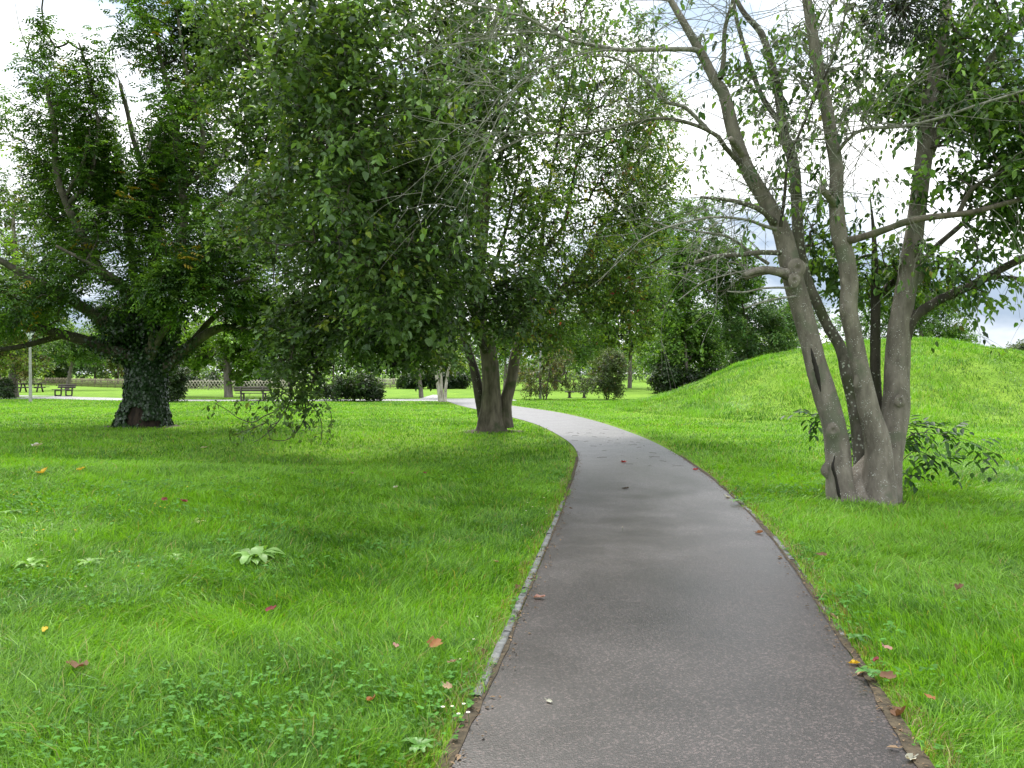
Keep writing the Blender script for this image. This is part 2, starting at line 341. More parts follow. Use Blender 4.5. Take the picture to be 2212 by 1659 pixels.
def asphalt_material(name, c1, c2, rough=.38, dry_or_glare=None):
    m, N, L = new_mat(name); tc = N.new("ShaderNodeTexCoord")
    vo = N.new("ShaderNodeTexVoronoi"); vo.inputs["Scale"].default_value = 118; L.new(tc.outputs["Object"], vo.inputs[0])
    n = N.new("ShaderNodeTexNoise"); n.inputs["Scale"].default_value = 1.3; n.inputs["Detail"].default_value = 7; L.new(tc.outputs["Object"], n.inputs[0])
    n4 = N.new("ShaderNodeTexNoise"); n4.inputs["Scale"].default_value = 60; n4.inputs["Detail"].default_value = 4; L.new(tc.outputs["Object"], n4.inputs[0])
    r = N.new("ShaderNodeValToRGB"); e = r.color_ramp.elements; e[0].position = .3; e[0].color = (*c1, 1); e[1].position = .7; e[1].color = (*c2, 1); L.new(n.outputs[0], r.inputs[0])
    colr = r.outputs[0]
    if dry_or_glare:                                   # sky glare on the far stretch painted as a paler grey, with a ragged border
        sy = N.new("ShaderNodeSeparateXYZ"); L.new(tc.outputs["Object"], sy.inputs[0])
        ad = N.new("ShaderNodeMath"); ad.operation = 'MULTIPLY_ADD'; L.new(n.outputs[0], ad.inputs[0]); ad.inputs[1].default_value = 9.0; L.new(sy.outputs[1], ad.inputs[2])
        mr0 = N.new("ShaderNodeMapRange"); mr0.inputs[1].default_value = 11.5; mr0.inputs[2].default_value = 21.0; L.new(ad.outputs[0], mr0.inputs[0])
        m0 = N.new("ShaderNodeMix"); m0.data_type = 'RGBA'; L.new(mr0.outputs[0], m0.inputs[0]); L.new(colr, m0.inputs[6]); m0.inputs[7].default_value = (*dry_or_glare, 1); colr = m0.outputs[2]
    sp = N.new("ShaderNodeSeparateColor"); L.new(vo.outputs["Color"], sp.inputs[0])
    r2 = N.new("ShaderNodeValToRGB"); e = r2.color_ramp.elements; e[0].position = 0; e[0].color = (.35, .35, .35, 1); e[1].position = .78; e[1].color = (1.15, 1.12, 1.1, 1)
    k = r2.color_ramp.elements.new(.9); k.color = (3.1, 3.0, 2.95, 1); L.new(sp.outputs[0], r2.inputs[0])
    mu = N.new("ShaderNodeMix"); mu.data_type = 'RGBA'; mu.blend_type = 'MULTIPLY'; mu.inputs[0].default_value = 1; L.new(colr, mu.inputs[6]); L.new(r2.outputs[0], mu.inputs[7])
    bs = N.new("ShaderNodeBsdfPrincipled"); bs.inputs["Specular IOR Level"].default_value = .65; L.new(mu.outputs[2], bs.inputs["Base Color"])
    mr = N.new("ShaderNodeMapRange"); mr.inputs[3].default_value = rough - .1; mr.inputs[4].default_value = rough + .12; L.new(n.outputs[0], mr.inputs[0]); L.new(mr.outputs[0], bs.inputs["Roughness"])
    b = N.new("ShaderNodeBump"); b.inputs["Strength"].default_value = .22; b.inputs["Distance"].default_value = .004; L.new(vo.outputs["Distance"], b.inputs["Height"]); L.new(b.outputs[0], bs.inputs["Normal"])
    out = N.new("ShaderNodeOutputMaterial"); L.new(bs.outputs[0], out.inputs[0]); return m
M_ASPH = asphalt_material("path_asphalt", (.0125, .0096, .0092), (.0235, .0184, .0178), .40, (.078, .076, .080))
M_PALEPATH = asphalt_material("pale_path", (.10, .10, .10), (.16, .16, .165), .5)
M_SOIL = noise_mat("edge_soil", (.022, .018, .011), (.075, .058, .035), 22, (1, 1, 1), .95, .6, .01)
def resample(line, n):
    s = np.concatenate([[0], np.cumsum(np.linalg.norm(np.diff(line, axis=0), axis=1))]); t = np.linspace(0, s[-1], n)
    return np.stack([np.interp(t, s, line[:, 0]), np.interp(t, s, line[:, 1])], -1)
def strip(a, b, off, cross=1):
    n = len(a); ws = np.linspace(0, 1, cross + 1)
    v = np.concatenate([np.concatenate([a * (1 - w) + b * w, np.zeros((n, 1))], 1)[:, None] for w in ws], 1)
    v[..., 2] = TB(v[..., 0], v[..., 1]) + off; c = cross + 1
    i = np.arange(n - 1)[:, None] * c; j = np.arange(cross)[None]
    return MB().add(v.reshape(-1, 3), np.stack([i + j, i + j + 1, i + c + j + 1, i + c + j], -1).reshape(-1, 4))
# the two edges matched station by station along the path
npath = 260
PLs = resample(np.vstack([[(PL[0][0] - .05, .6)], PL]), npath); PRs = resample(np.vstack([[(PR[0][0] - .2, .6)], PR]), npath)
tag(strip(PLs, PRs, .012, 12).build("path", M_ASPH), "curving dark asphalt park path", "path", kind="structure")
tag(strip(resample(CN, 160), resample(CFR, 160), .008, 2).build("footpath", M_PALEPATH), "pale footpath crossing behind the trees", "path", kind="structure")
tag(strip(FN[::-1], FFr[::-1], .016, 2).build("side_path", M_PALEPATH), "short pale path beyond the crossing", "path", kind="structure")
def soil_edge(line, sgn):
    l = resample(line, 400); t = unit(np.gradient(l, axis=0)); nrm = np.stack([-t[:, 1], t[:, 0]], -1) * sgn
    k = l[:, 1] < 15; l, nrm = l[k], nrm[k]
    wob = .05 + .05 * nz(l, 3.0, 2) + .03 * nz(l, 11, 5); near = np.clip((6 - l[:, 1]) / 4, .25, 1)
    a = l + nrm * .045; b = l - nrm * (np.clip(wob * .7 - .015, -.02, .12) * near)[:, None]
    return strip(a, b, .017, 2)
sm = soil_edge(PL, 1); s2 = soil_edge(PR, -1)
for v, q, c in zip(s2.v, s2.q, s2.c): sm.add(v, q, None, c)
tag(sm.build("edge_dirt", M_SOIL), "brown soil and moss along the path edges", "soil", kind="structure")

BARE = [(G(310, 921), 1.25, .8), (G(1062, 932), .95, .7), (G(1872, 1086), .62, .45)]
def bare_prob(x, y):
    p = np.ones(len(x)); w = nz(np.stack([x, y], -1), 3.0, 22) * .3
    for b, rx, ry in BARE: p = np.minimum(p, np.clip((np.hypot((x - b[0]) / rx, (y - b[1]) / ry) + w - .62) / .5, .06, 1))
    return p
def soil_disc(b, rx, ry, name, label):
    n, m = 48, 8; a = np.linspace(0, 2 * np.pi, n, endpoint=False); mb = MB(); v = []
    for i in range(m):
        f = i / (m - 1) * (1 + .12 * np.sin(3 * a + rx * 9) + .08 * np.sin(7 * a)); X = b[0] + rx * f * np.cos(a); Y = b[1] + ry * f * np.sin(a); v.append(np.stack([X, Y, TB(X, Y) + .012 - .02 * (i == m - 1)], -1))
    q = [(i * n + j, i * n + (j + 1) % n, (i + 1) * n + (j + 1) % n, (i + 1) * n + j) for i in range(m - 1) for j in range(n)]
    return tag(mb.add(np.concatenate(v), q).build(name, M_SOIL), label, "soil", kind="structure")
for (b, rx, ry), lb in zip(BARE, ("bare brown soil round the ivy trunk", "bare soil round the leaning stem tree", "bare soil round the multi-stemmed tree")): soil_disc(b, rx * .95, ry * .95, "bare_soil", lb)
# kerb stones flush with the path edge
def kerb_stone_mesh():
    mb = MB(); rs = np.random.default_rng(5); n = 10; L = .93; w = .05
    for i in range(n): pass
    ys = np.linspace(-L / 2, L / 2, n + 1); prof = [(-w / 2, -.12), (-w / 2, .012), (-w / 2 + .008, .020), (w / 2 - .008, .020), (w / 2, .012), (w / 2, -.12)]
    v = np.array([[(x + rs.normal() * .0022, y, z + (rs.normal() * .0018 if z > 0 else 0)) for x, z in prof] for y in ys]).reshape(-1, 3); m = len(prof)
    q = [(i * m + j, i * m + j + 1, (i + 1) * m + j + 1, (i + 1) * m + j) for i in range(n) for j in range(m - 1)]
    q += [(0, 1, 2, 3), (0, 3, 4, 5), (n * m + 3, n * m + 2, n * m + 1, n * m), (n * m + 5, n * m + 4, n * m + 3, n * m)]
    return mb.add(v, q)
KERB = None
def kerbs(line, sgn, y0, y1, label, sink=0.0):
    global KERB
    l = resample(line, 3000); s = np.concatenate([[0], np.cumsum(np.linalg.norm(np.diff(l, axis=0), axis=1))])
    ok = np.where((l[:, 1] > y0) & (l[:, 1] < y1))[0]; s0, s1 = s[ok[0]], s[ok[-1]]; rs = np.random.default_rng(int(y1 * 10))
    k = s0 + .5
    while k < s1 - .4:
        a = np.array([np.interp(k - .45, s, l[:, i]) for i in (0, 1)]); b = np.array([np.interp(k + .45, s, l[:, i]) for i in (0, 1)])
        d = unit(b - a); nrm = np.array([-d[1], d[0]]) * sgn; c = (a + b) / 2 + nrm * .035
        loc = (c[0], c[1], float(TB(c[0], c[1])) + .006 - sink + rs.normal() * .002); rz = math.atan2(d[1], d[0]) - math.pi / 2 + rs.normal() * .006
        if KERB is None:
            KERB = kerb_stone_mesh().build("kerb_stone", M_CONC); KERB.location = loc; KERB.rotation_euler = (0, 0, rz); o = KERB
        else:
            o = KERB.copy(); COL.objects.link(o); o.location = loc; o.rotation_euler = (0, 0, rz)
        tag(o, label, "kerb stone", "kerb stones edging the path"); k += .955
kerbs(PL, 1, 3.7, 9.4, "bare grey kerb stone edging the path beside the weedy lawn")
kerbs(PR, -1, 4.6, 13.5, "half overgrown kerb stone edging the path beside the multi-stemmed tree", .010)

# ---------------------------------------------------------------- grass, clover
def sample_view(n, d0, d1, power, r):
    """points on the ground inside the view fan; density per square metre falls as d**-power"""
    e = 2 - power; u = r.random(n)
    d = (d0 ** e + u * (d1 ** e - d0 ** e)) ** (1 / e)
    x = (r.random(n) * 2 - 1) * (d * .70 + .25)
    return x, d
def grass_cols(x, y, r):
    n = len(x); p = np.stack([x, y], -1)
    a = np.clip(.54 + .20 * nz(p, .8, 1) + .26 * nz(p, 2.6, 2) + .22 * nz(p, 8.0, 18) + r.normal(0, .30, n), 0, 1)[:, None]
    dark = np.array([.042, .125, .011]); lite = np.array([.190, .385, .026])
    c = dark * (1 - a) + lite * a
    yel = (r.random(n) < .035)[:, None]; c = np.where(yel, np.array([.26, .24, .07]), c)
    return c
def blades(mb, x, y, h, w, col, r, lean=.55, hf=TH):
    n = len(x); z = hf(x, y) - .004; base = np.stack([x, y, z], -1)
    p2 = np.stack([x, y], -1)
    fa = 3.0 * nz(p2, 1.0, 6) + 2.0 * nz(p2, 4.3, 7) + r.normal(0, 1.25, n); ln = np.abs(r.normal(lean, .28, n)) * (1 + .3 * nz(p2, 1.3, 9))
    dx = np.stack([np.cos(fa), np.sin(fa), np.zeros(n)], -1); th = r.uniform(0, np.pi, n)
    s = np.stack([np.cos(th), np.sin(th), np.zeros(n)], -1) * (w / 2)[:, None]
    H = h[:, None]; up = np.array([0, 0, 1.0])
    mid = base + up * H * .58 + dx * H * (ln * .28)[:, None]; tip = base + up * H * (1 - .18 * ln)[:, None] + dx * H * ln[:, None]
    v = np.stack([base - s, base + s, mid + s * .8, mid - s * .8, tip], 1).reshape(-1, 3)
    i = np.arange(n)[:, None] * 5
    mb.add(v, i + np.array([[0, 1, 2, 3]]), i + np.array([[3, 2, 4]]), np.repeat(col, 5, 0))
def lawn():
    r = np.random.default_rng(11); mb = MB()
    for (n, d0, d1, pw, wk) in ((520000, 2.1, 13, 1.35, 1.0), (260000, 13, 48, 1.3, 1.0)):
        x, y = sample_view(n, d0, d1, pw, r)
        sd_ = edge_sd(x, y); p = np.stack([x, y], -1)
        k = sd_ > .035 - .05 * nz(p, 9, 3) - .03 * nz(p, 2.5, 8)
        k &= ~in_poly(x, y, CPOLY) & ~in_poly(x, y, FPOLY)
        thin = np.clip((sd_ - .0) / .20, .38, 1); k &= r.random(n) < thin * bare_prob(x, y)
        k &= MH(x, y) < .12
        x, y, sd_ = x[k], y[k], sd_[k]; p = p[k]; n = len(x)
        clump = np.clip(nz(p, 2.4, 10) * .6 + nz(p, 6.0, 11) * .4, -1, 1)
        h = (.062 + .045 * clump + r.gamma(2, .016, n)) * np.clip(.55 + sd_ * 1.2, .5, 1) * np.where(y > 9, np.clip(1.15 - y * .02, .6, 1), 1)
        h = np.clip(h, .015, .2)
        w = .0043 * (np.maximum(y, 3) / 3) ** .72 * r.uniform(.7, 1.3, n) * wk
        c = grass_cols(x, y, r)
        dry_or_glare = (sd_ < .16) & (r.random(n) < .3); c[dry_or_glare] = np.array([.25, .21, .09]) * r.uniform(.6, 1.2, (dry_or_glare.sum(), 1))
        blades(mb, x, y, h, w, c, r, .75)
    # long arching tufts
    for _ in range(420):
        x0, y0 = sample_view(1, 2.3, 11, 1.2, r)
        if edge_sd(x0, y0)[0] < .15 or r.random() > (.85 if x0[0] < 0 else .35): continue
        m = int(r.integers(25, 70)); x = x0 + r.normal(0, .09, m); y = y0 + r.normal(0, .07, m)
        ok = edge_sd(x, y) > .05; x, y = x[ok], y[ok]; m = len(x)
        c = grass_cols(x, y, r) * np.array([1.05, 1.02, 1.3]); blades(mb, x, y, r.uniform(.09, .17, m), np.full(m, .0042), c, r, .9)
    return mb
tag(lawn().build("grass", M_GRASS), "short green lawn grass either side of the path", "grass", kind="stuff")
def mound_grass():
    r = np.random.default_rng(13); mb = MB(); n = 150000
    a = r.uniform(0, 6.283, n); q = 12.6 * np.sqrt(r.random(n)); x = MC[0] + q * np.cos(a); y = MC[1] + q * np.sin(a)
    k = (MH(x, y) > .08) & (y < MC[1] + 4.5) & (x < .72 * y + 1); x, y = x[k], y[k]; n = len(x); p = np.stack([x, y], -1)
    cl = nz(p, 2.0, 12) * .55 + nz(p, 5.2, 13) * .45
    h = np.clip(.09 + .12 * cl + r.gamma(2, .02, n), .02, .42); c = grass_cols(x, y, r) * np.clip(.88 + .42 * cl, .45, 1.45)[:, None]
    pale = nz(p * np.array([1, .8]), 1.1, 15) > .95; pale &= r.random(n) < .55; c[pale] = c[pale] * .5 + np.array([.14, .21, .13])
    blades(mb, x, y, h, .014 * r.uniform(.7, 1.4, n), c, r, .75, hf=lambda a_, b_: TB(a_, b_) + MN(a_, b_))
    return mb
tag(mound_grass().build("mound_grass", M_GRASS), "rough tufted grass covering the mound", "grass", kind="stuff")
def clover():
    r = np.random.default_rng(17); mb = MB(); n = 52000
    x, y = sample_view(n, 2.2, 12, 1.2, r); p = np.stack([x, y], -1); sd_ = edge_sd(x, y)
    m = nz(p, 1.25, 16) * .7 + nz(p, 3.7, 17) * .4 + np.where((x > 0) & (sd_ < .35) & (y < 5.5), 1.0, 0) + np.where((x < -2.2) & (y > 5) & (y < 10), .45, 0) + np.where((x < 0) & (y < 4), .3, 0)
    k = (r.random(n) < np.clip((m - .15) * .8, 0, .8)) & (sd_ > .02) & ((x < 0) | (r.random(n) < .5) | (sd_ < .35)); x, y = x[k], y[k]; n = len(x)
    z = TH(x, y) + r.uniform(.03, .10, n) * np.clip(.4 + edge_sd(x, y) * 2, .4, 1); a0 = r.uniform(0, 6.28, n); sz = r.uniform(.012, .021, n) * (np.maximum(y, 3) / 3) ** .45
    tilt = r.normal(0, .25, (n, 2)); c0 = np.array([.062, .175, .026]) * r.uniform(.7, 1.35, (n, 1)) * np.array([1, 1, 1.0])
    for j in range(3):
        a = a0 + j * 2.094; ax = np.stack([np.cos(a), np.sin(a), -.05 + tilt[:, 0] * np.cos(a) + tilt[:, 1] * np.sin(a)], -1)
        leaf_mesh(mb, np.stack([x, y, z], -1), ax, np.broadcast_to(np.array([0, 0, 1.0]), (n, 3)), sz, sz * 1.05, c0, .10, .05)
    return mb
tag(clover().build("clover", M_CLOVER), "patches of clover and creeping weeds in the lawn", "clover", kind="stuff")
def litter():
    r = np.random.default_rng(19); mb = MB()
    for line, sg in ((PL, 1), (PR, -1)):
        l = resample(line, 2000); l = l[l[:, 1] < 16]; n = 1500; i = r.integers(0, len(l) - 1, n); t = unit(l[np.minimum(i + 1, len(l) - 1)] - l[i - 1]); nn = np.stack([-t[:, 1], t[:, 0]], -1) * sg
        p = l[i] + nn * r.normal(.0, .05, (n, 1)); z = TB(p[:, 0], p[:, 1]) + r.uniform(.018, .03, n); a = r.uniform(0, 6.28, n); s = r.gamma(2, .005, n) + .005
        leaf_mesh(mb, np.stack([p[:, 0], p[:, 1], z], -1), np.stack([np.cos(a), np.sin(a), r.normal(0, .15, n)], -1), np.broadcast_to([0, 0, 1.0], (n, 3)), s, s * r.uniform(.12, .7, n), np.array([.16, .11, .065]) * r.uniform(.4, 1.5, (n, 1)))
    return mb
tag(litter().build("leaf_litter", M_DRY), "crumbs of dried leaf and straw along the path edges", "litter", kind="stuff")

# ---------------------------------------------------------------- trees
def frustum_ok(p, m=1.12):
    px = p[:, 0] / np.maximum(p[:, 1], .1); pz = (p[:, 2] - CAM_H) / np.maximum(p[:, 1], .1)
    return (np.abs(px) < .666 * m + .01) & (pz < .52 * m)
class Tree:
    def __init__(s, name, label, cat, base, group=None, seed=1):
        s.root = empty(name, base, label, cat, group); s.base = np.array(base, float)
        s.r = np.random.default_rng(seed); s.nodes = []; s.nrad = []; s.seed = seed
    def limb3(s, name, pts, rad, mat, sides=10, rough=.06, k=5, node=True, flute=0, wig=0.0, label=None, parent=None, mb=None):
        p, r = spline(pts, rad, k)
        if wig:
            L = np.linspace(0, 1, len(p))[:, None]; p = p + np.stack([nz(p, 2.2, s.seed), nz(p, 2.2, s.seed + 1), nz(p, 2.2, s.seed + 2)], -1) * wig * np.minimum(L * 4, 1)
        if node:
            i = len(p) // 6
            s.nodes.append(p[i:]); s.nrad.append(r[i:])
        m = mb if mb is not None else MB()
        tube(m, p, r, sides, rough, s.seed, flute=flute)
        if mb is None:
            o = m.build(name, mat, parent or s.root, smooth=True)
            if label: o["label"] = label
            return o, p, r
        return None, p, r
    def limb(s, name, px, w0, w1, d0, d1, mat, **kw):
        n = len(px); t = np.linspace(0, 1, n); d = d0 + (d1 - d0) * t
        pts = [P(a, b, dd) for (a, b), dd in zip(px, d)]; rad = (w0 + (w1 - w0) * t ** .8) / 2 / F_PX * d
        return s.limb3(name, pts, rad, mat, **kw)
    mul = 1.0; gap = .20
    def blob(s, px, py, d, rx, ry, rd, n, gap=None, f=1.1):
        gap = s.gap if gap is None else gap
        n = int(n * s.mul)
        c = P(px, py, d); k = d / F_PX; q = unit(s.r.normal(size=(n * 4, 3))) * (s.r.random((n * 4, 1)) ** .38)
        p = c + q * np.array([rx * k, rd, ry * k])
        v = nz(p, f, s.seed + 5) + s.r.normal(0, .15, len(p)) > gap - .3
        p = p[v & (p[:, 2] > .25)][:n]
        return p
    def connect(s, pts, sag=.12, r_tip=.004, r_max=.05, step=4):
        """joins every point to the nearest wood already standing; returns the end directions and the twig curves"""
        base = np.concatenate(s.nodes); cap = len(base) + len(pts) * step + 4
        N = np.zeros((cap, 3)); N[:len(base)] = base; R = np.zeros(cap); R[:len(base)] = np.concatenate(s.nrad); n = len(base); rad0 = len(base)
        order = []
        c0 = s.base + np.array([0, 0, 2.0])
        d0 = np.array([np.min(np.sum((base - p) ** 2, 1)) for p in pts]); order = np.argsort(d0)
        dn = np.linalg.norm(N - c0, axis=1); ends = np.zeros((len(pts), 3)); curves = []
        par = np.full(cap, -1); load = np.zeros(cap); first = []
        for o in order:
            p = pts[o]; dp = np.linalg.norm(p - c0)
            d = np.linalg.norm(N[:n] - p, axis=1); cost = d + np.maximum(dn[:n] - dp, 0) * .9
            j = int(np.argmin(cost)); a = N[j]; L = d[j]
            side = s.r.normal(0, .10, 3) * L; t = np.linspace(0, 1, step + 1)[1:, None]
            c = a + (p - a) * t + (np.array([0, 0, sag]) * L + side) * (4 * t * (1 - t))
            N[n:n + step] = c; dn[n:n + step] = np.linalg.norm(c - c0, axis=1)
            par[n] = j; par[n + 1:n + step] = np.arange(n, n + step - 1)
            first.append((j, n)); n += step; ends[o] = unit(c[-1] - (c[-2] if step > 1 else a))
        for i in range(n - 1, rad0 - 1, -1):
            load[i] += 1 if (i - rad0) % step == step - 1 else 0
            if par[i] >= 0: load[par[i]] += load[i]
        R[rad0:n] = np.minimum(r_tip * np.maximum(load[rad0:n], 1) ** .45, r_max)
        for j, m in first:
            q = np.vstack([N[j], N[m:m + step]]); rr = np.concatenate([[min(R[m] * 1.1, R[j])], R[m:m + step]]); curves.append((q, rr))
        return ends, curves
    def twigs(s, curves, mat, name="twigs", sides=5, thr=0.0):
        mb = MB()
        for q, rr in curves:
            if rr.max() >= thr: tube(mb, q, rr, sides, cap=False)
        if mb.n: return mb.build(name, mat, s.root, smooth=True)
    def foliage(s, pts, ends, K, tl, L, W, cols, name="crown", mat=None, droop=.35, mb=None, cvar=.25, spread=1.0, keep=None):
        """a leafy twig at every point: K leaves alternate along it"""
        r = s.r; n = len(pts); mb2 = mb or MB()
        out = unit(pts - (s.base + np.array([0, 0, 1.0])))
        d = unit(ends * .8 + out * .4 + r.normal(0, .45, (n, 3)) + np.array([0, 0, -droop]))
        t = (np.arange(K) + .3) / K
        ln = tl * r.uniform(.6, 1.3, n)
        sag = -(droop * .6) * (t ** 2)
        pos = pts[:, None] - d[:, None] * (ln * .35)[:, None, None] + d[:, None] * (ln[:, None] * t[None])[..., None] + np.array([0, 0, 1.0]) * (ln[:, None] * sag[None])[..., None]
        pos = pos + r.normal(0, .05 * spread, pos.shape)
        sd_ = unit(np.cross(d, np.array([0, 0, 1.0]) + r.normal(0, .2, (n, 3))))
        sg = np.where(np.arange(K) % 2 == 0, 1., -1.)[None, :, None]
        ax = d[:, None] * .55 + sd_[:, None] * sg * .8 + r.normal(0, .38, pos.shape) + np.array([0, 0, -droop])
        up = np.array([0, 0, 1.0]) + r.normal(0, .45, pos.shape) - out[:, None] * 0.0
        cols = np.asarray(cols); w = cols[:, 3] / cols[:, 3].sum(); ci = r.choice(len(cols), n, p=w); cl = cols[ci, :3]
        col = cl[:, None] * (1 + r.normal(0, cvar, (n, 1, 1))) * (1 + r.normal(0, .18, (n, K, 1))); sw = r.random((n, K)) < .14
        alt = cols[r.choice(len(cols), (n, K), p=w), :3]; col = np.where(sw[..., None], alt, col)
        m = n * K; sz = L * r.uniform(.5, 1.3, m)
        leaf_mesh(mb2, pos.reshape(-1, 3), ax.reshape(-1, 3), up.reshape(-1, 3), sz, sz * W / L * r.uniform(.8, 1.15, m), np.clip(col.reshape(-1, 3), .004, .6), .16, .2)
        if mb is None: return mb2.build(name, mat or M_LEAF, s.root)
    def pinnate(s, pts, ends, K, tl, rach, nl, L, W, cols, name="crown", mat=None, droop=.3, mb=None, lift=.0):
        r = s.r; n = len(pts); mb2 = mb or MB()
        out = unit(pts - (s.base + np.array([0, 0, 2.0])))
        d = unit(ends * .7 + out * .5 + r.normal(0, .4, (n, 3)) + np.array([0, 0, .1]))
        t = (np.arange(K) + .4) / K
        pos = pts[:, None] + d[:, None] * (t * tl)[None, :, None] - d[:, None] * tl * .4
        ang = r.uniform(0, 6.28, (n, 1)) + np.arange(K)[None] * 2.4
        e1 = unit(np.cross(d, [0.1, .2, 1.0])); e2 = np.cross(d, e1)
        ax = d[:, None] * .45 + (e1[:, None] * np.cos(ang)[..., None] + e2[:, None] * np.sin(ang)[..., None]) * .8
        ax = unit(ax + np.array([0, 0, lift]) + r.normal(0, .15, ax.shape)).reshape(-1, 3); base = pos.reshape(-1, 3); m = len(base)
        cols = np.asarray(cols); w = cols[:, 3] / cols[:, 3].sum(); c = np.repeat(cols[r.choice(len(cols), n, p=w), :3], K, 0)
        sw = r.random(m) < .15; c[sw] = cols[r.choice(len(cols), sw.sum(), p=w), :3]; c = c * (1 + r.normal(0, .2, (m, 1)))
        up = unit(np.array([0, 0, 1.0]) + r.normal(0, .2, (m, 3))); side = unit(np.cross(ax, up)); nr = np.cross(side, ax)
        RL = rach * r.uniform(.7, 1.2, m); us = (np.arange(nl) + 1) / nl
        for i, u in enumerate(us):
            p = base + ax * (RL * u)[:, None] - np.array([0, 0, 1.0]) * (RL * droop * u * u)[:, None]
            tang = unit(ax - np.array([0, 0, 1.0]) * (2 * droop * u))
            f = L * (.7 + .5 * math.sin(math.pi * min(u * .9 + .1, 1)))
            if i == nl - 1: leaf_mesh(mb2, p, tang, up, f * r.uniform(.8, 1.1, m), W, np.clip(c, .004, .6), .12, .15)
            else:
                for sg in (1, -1):
                    leaf_mesh(mb2, p, side * sg * .85 + tang * .5 - np.array([0, 0, .25]), up + nr * .1, f * r.uniform(.8, 1.1, m), W, np.clip(c * r.uniform(.85, 1.15, (m, 1)), .004, .6), .12, .15)
        if mb is None: return mb2.build(name, mat or M_LEAF, s.root)

def stack_pts(t, blobs): return np.concatenate([t.blob(*b) for b in blobs])

